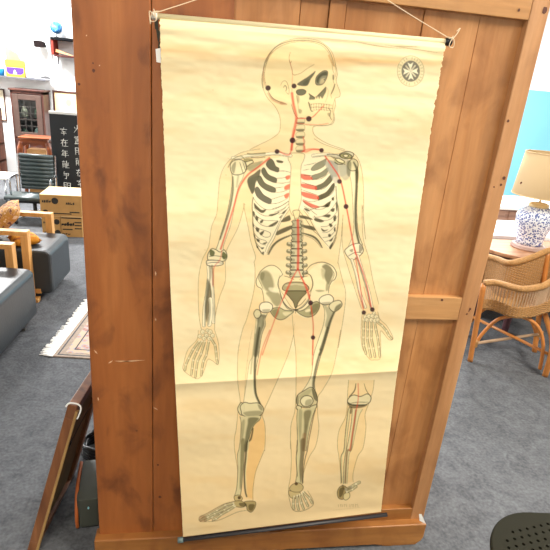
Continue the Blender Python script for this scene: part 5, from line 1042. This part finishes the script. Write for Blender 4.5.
obj('stretcher', tb([FLg + Vector((0, 0, zz)), BRg + Vector((0, 0, zz + .01))], .011, seg=10), canel, wck, smooth=True); obj('stretcher', tb([BLg + Vector((0, 0, zz + .03)), FRg + Vector((0, 0, zz + .02))], .011, seg=10), cane, wck, smooth=True)
bm = bmesh.new()
for p, z in ((FLg, .14), (FRg, .16), (BLg, .16), (BRg, .15)):
    for k in range(5): tube(bm, [p + Vector((0, 0, z - .02 + k * .009)), p + Vector((0, 0, z - .013 + k * .009))], .0225, seg=12)
obj('cane_binding', bm, wick, wck)

# ------------------------------------------------------------ black perforated chair in the near right corner
bk_m = mat('dark_olive_plastic', '26251c', .75, spec=.08)
pc = empty('plastic_chair', (1.15, -.54, 0), rz=-.10, label='dark plastic chair with perforated seat in the bottom right corner', cat='chair')
SW, SD_, SZ_ = .52, .47, .45
me_ = bpy.data.meshes.new('tmp'); bm = prism([(x, y, SZ_ - .022) for x, y in rounded(SW, SD_, .2, 16)], (0, 0, .022)); bmesh.ops.recalc_face_normals(bm, faces=bm.faces[:]); bm.to_mesh(me_); bm.free()
so = bpy.data.objects.new('seat', me_); col.objects.link(so)
bv = so.modifiers.new('b', 'BEVEL'); bv.width = .007; bv.segments = 3; bv.limit_method = 'ANGLE'; bv.angle_limit = .9
cm = bmesh.new()
for i in range(-8, 9):
    for j in range(-8, 9):
        x = i * .028 + (j % 2) * .014; y = j * .023; X_, Y_ = x * .966 - y * .26, x * .26 + y * .966
        if (abs(X_) / (SW / 2 - .035)) ** 2.6 + (abs(Y_) / (SD_ / 2 - .04)) ** 2.6 < 1: tube(cm, [(X_, Y_, SZ_ - .04), (X_, Y_, SZ_ + .01)], .0052, seg=10)
mc = bpy.data.meshes.new('tmpc'); bmesh.ops.recalc_face_normals(cm, faces=cm.faces[:]); cm.to_mesh(mc); cm.free(); co_ = bpy.data.objects.new('cut', mc); col.objects.link(co_)
bo = so.modifiers.new('bo', 'BOOLEAN'); bo.operation = 'DIFFERENCE'; bo.object = co_; bo.solver = 'EXACT'
dg = bpy.context.evaluated_depsgraph_get(); nm = bpy.data.meshes.new_from_object(so.evaluated_get(dg)); so.modifiers.clear(); so.data = nm; nm.materials.clear(); nm.materials.append(bk_m)
bpy.data.objects.remove(co_); so.parent = pc
for x in (-1, 1):
    for y in (-1, 1): obj('leg', tb([(x * .13, y * .12, SZ_ - .02), (x * .15, y * .14, 0)], .012, seg=10), chrome, pc, smooth=True)
bm = prism([(x, -.21 - .0, z + .66) for x, z in rounded(.40, .26, .09, 8)], (0, -.018, 0)); obj('backrest', bm, bk_m, pc, bevel=.006)
for x in (-.15, .15): obj('back_post', tb([(x, -.20, SZ_ - .01), (x, -.235, .60)], .011, seg=10), chrome, pc, smooth=True)

# ------------------------------------------------------------ light
def area(x, y, z, sx_, sy_, p, c=(1, .96, .90), rot=(0, 0, 0)):
    l = bpy.data.lights.new('ceiling_light', 'AREA'); l.shape = 'RECTANGLE'; l.size = sx_; l.size_y = sy_; l.energy = p; l.color = c
    o = bpy.data.objects.new('ceiling_light', l); col.objects.link(o); o.location = (x, y, z); o.rotation_euler = rot
area(2.6, -1.0, 3.55, .5, 1.6, 130, (1, .93, .82)); area(-.6, -2.2, 3.55, 1.4, .5, 55, (1, .93, .82)); area(-2.8, 5.6, 3.5, 1.5, .6, 330, (1, .99, .98)); area(3.8, 4.8, 3.5, 1.5, .6, 330, (1, .99, .98)); area(.6, 3.2, 3.5, 1.4, .6, 50, (1, .99, .98))
w = bpy.data.worlds.new('world'); S.world = w; w.use_nodes = True; w.node_tree.nodes['Background'].inputs[0].default_value = (.9, .93, 1, 1); w.node_tree.nodes['Background'].inputs[1].default_value = .3
S.view_settings.view_transform = 'Standard'; S.view_settings.look = 'None'; S.view_settings.gamma = 1; S.view_settings.use_curve_mapping = False; S.view_settings.exposure = .72
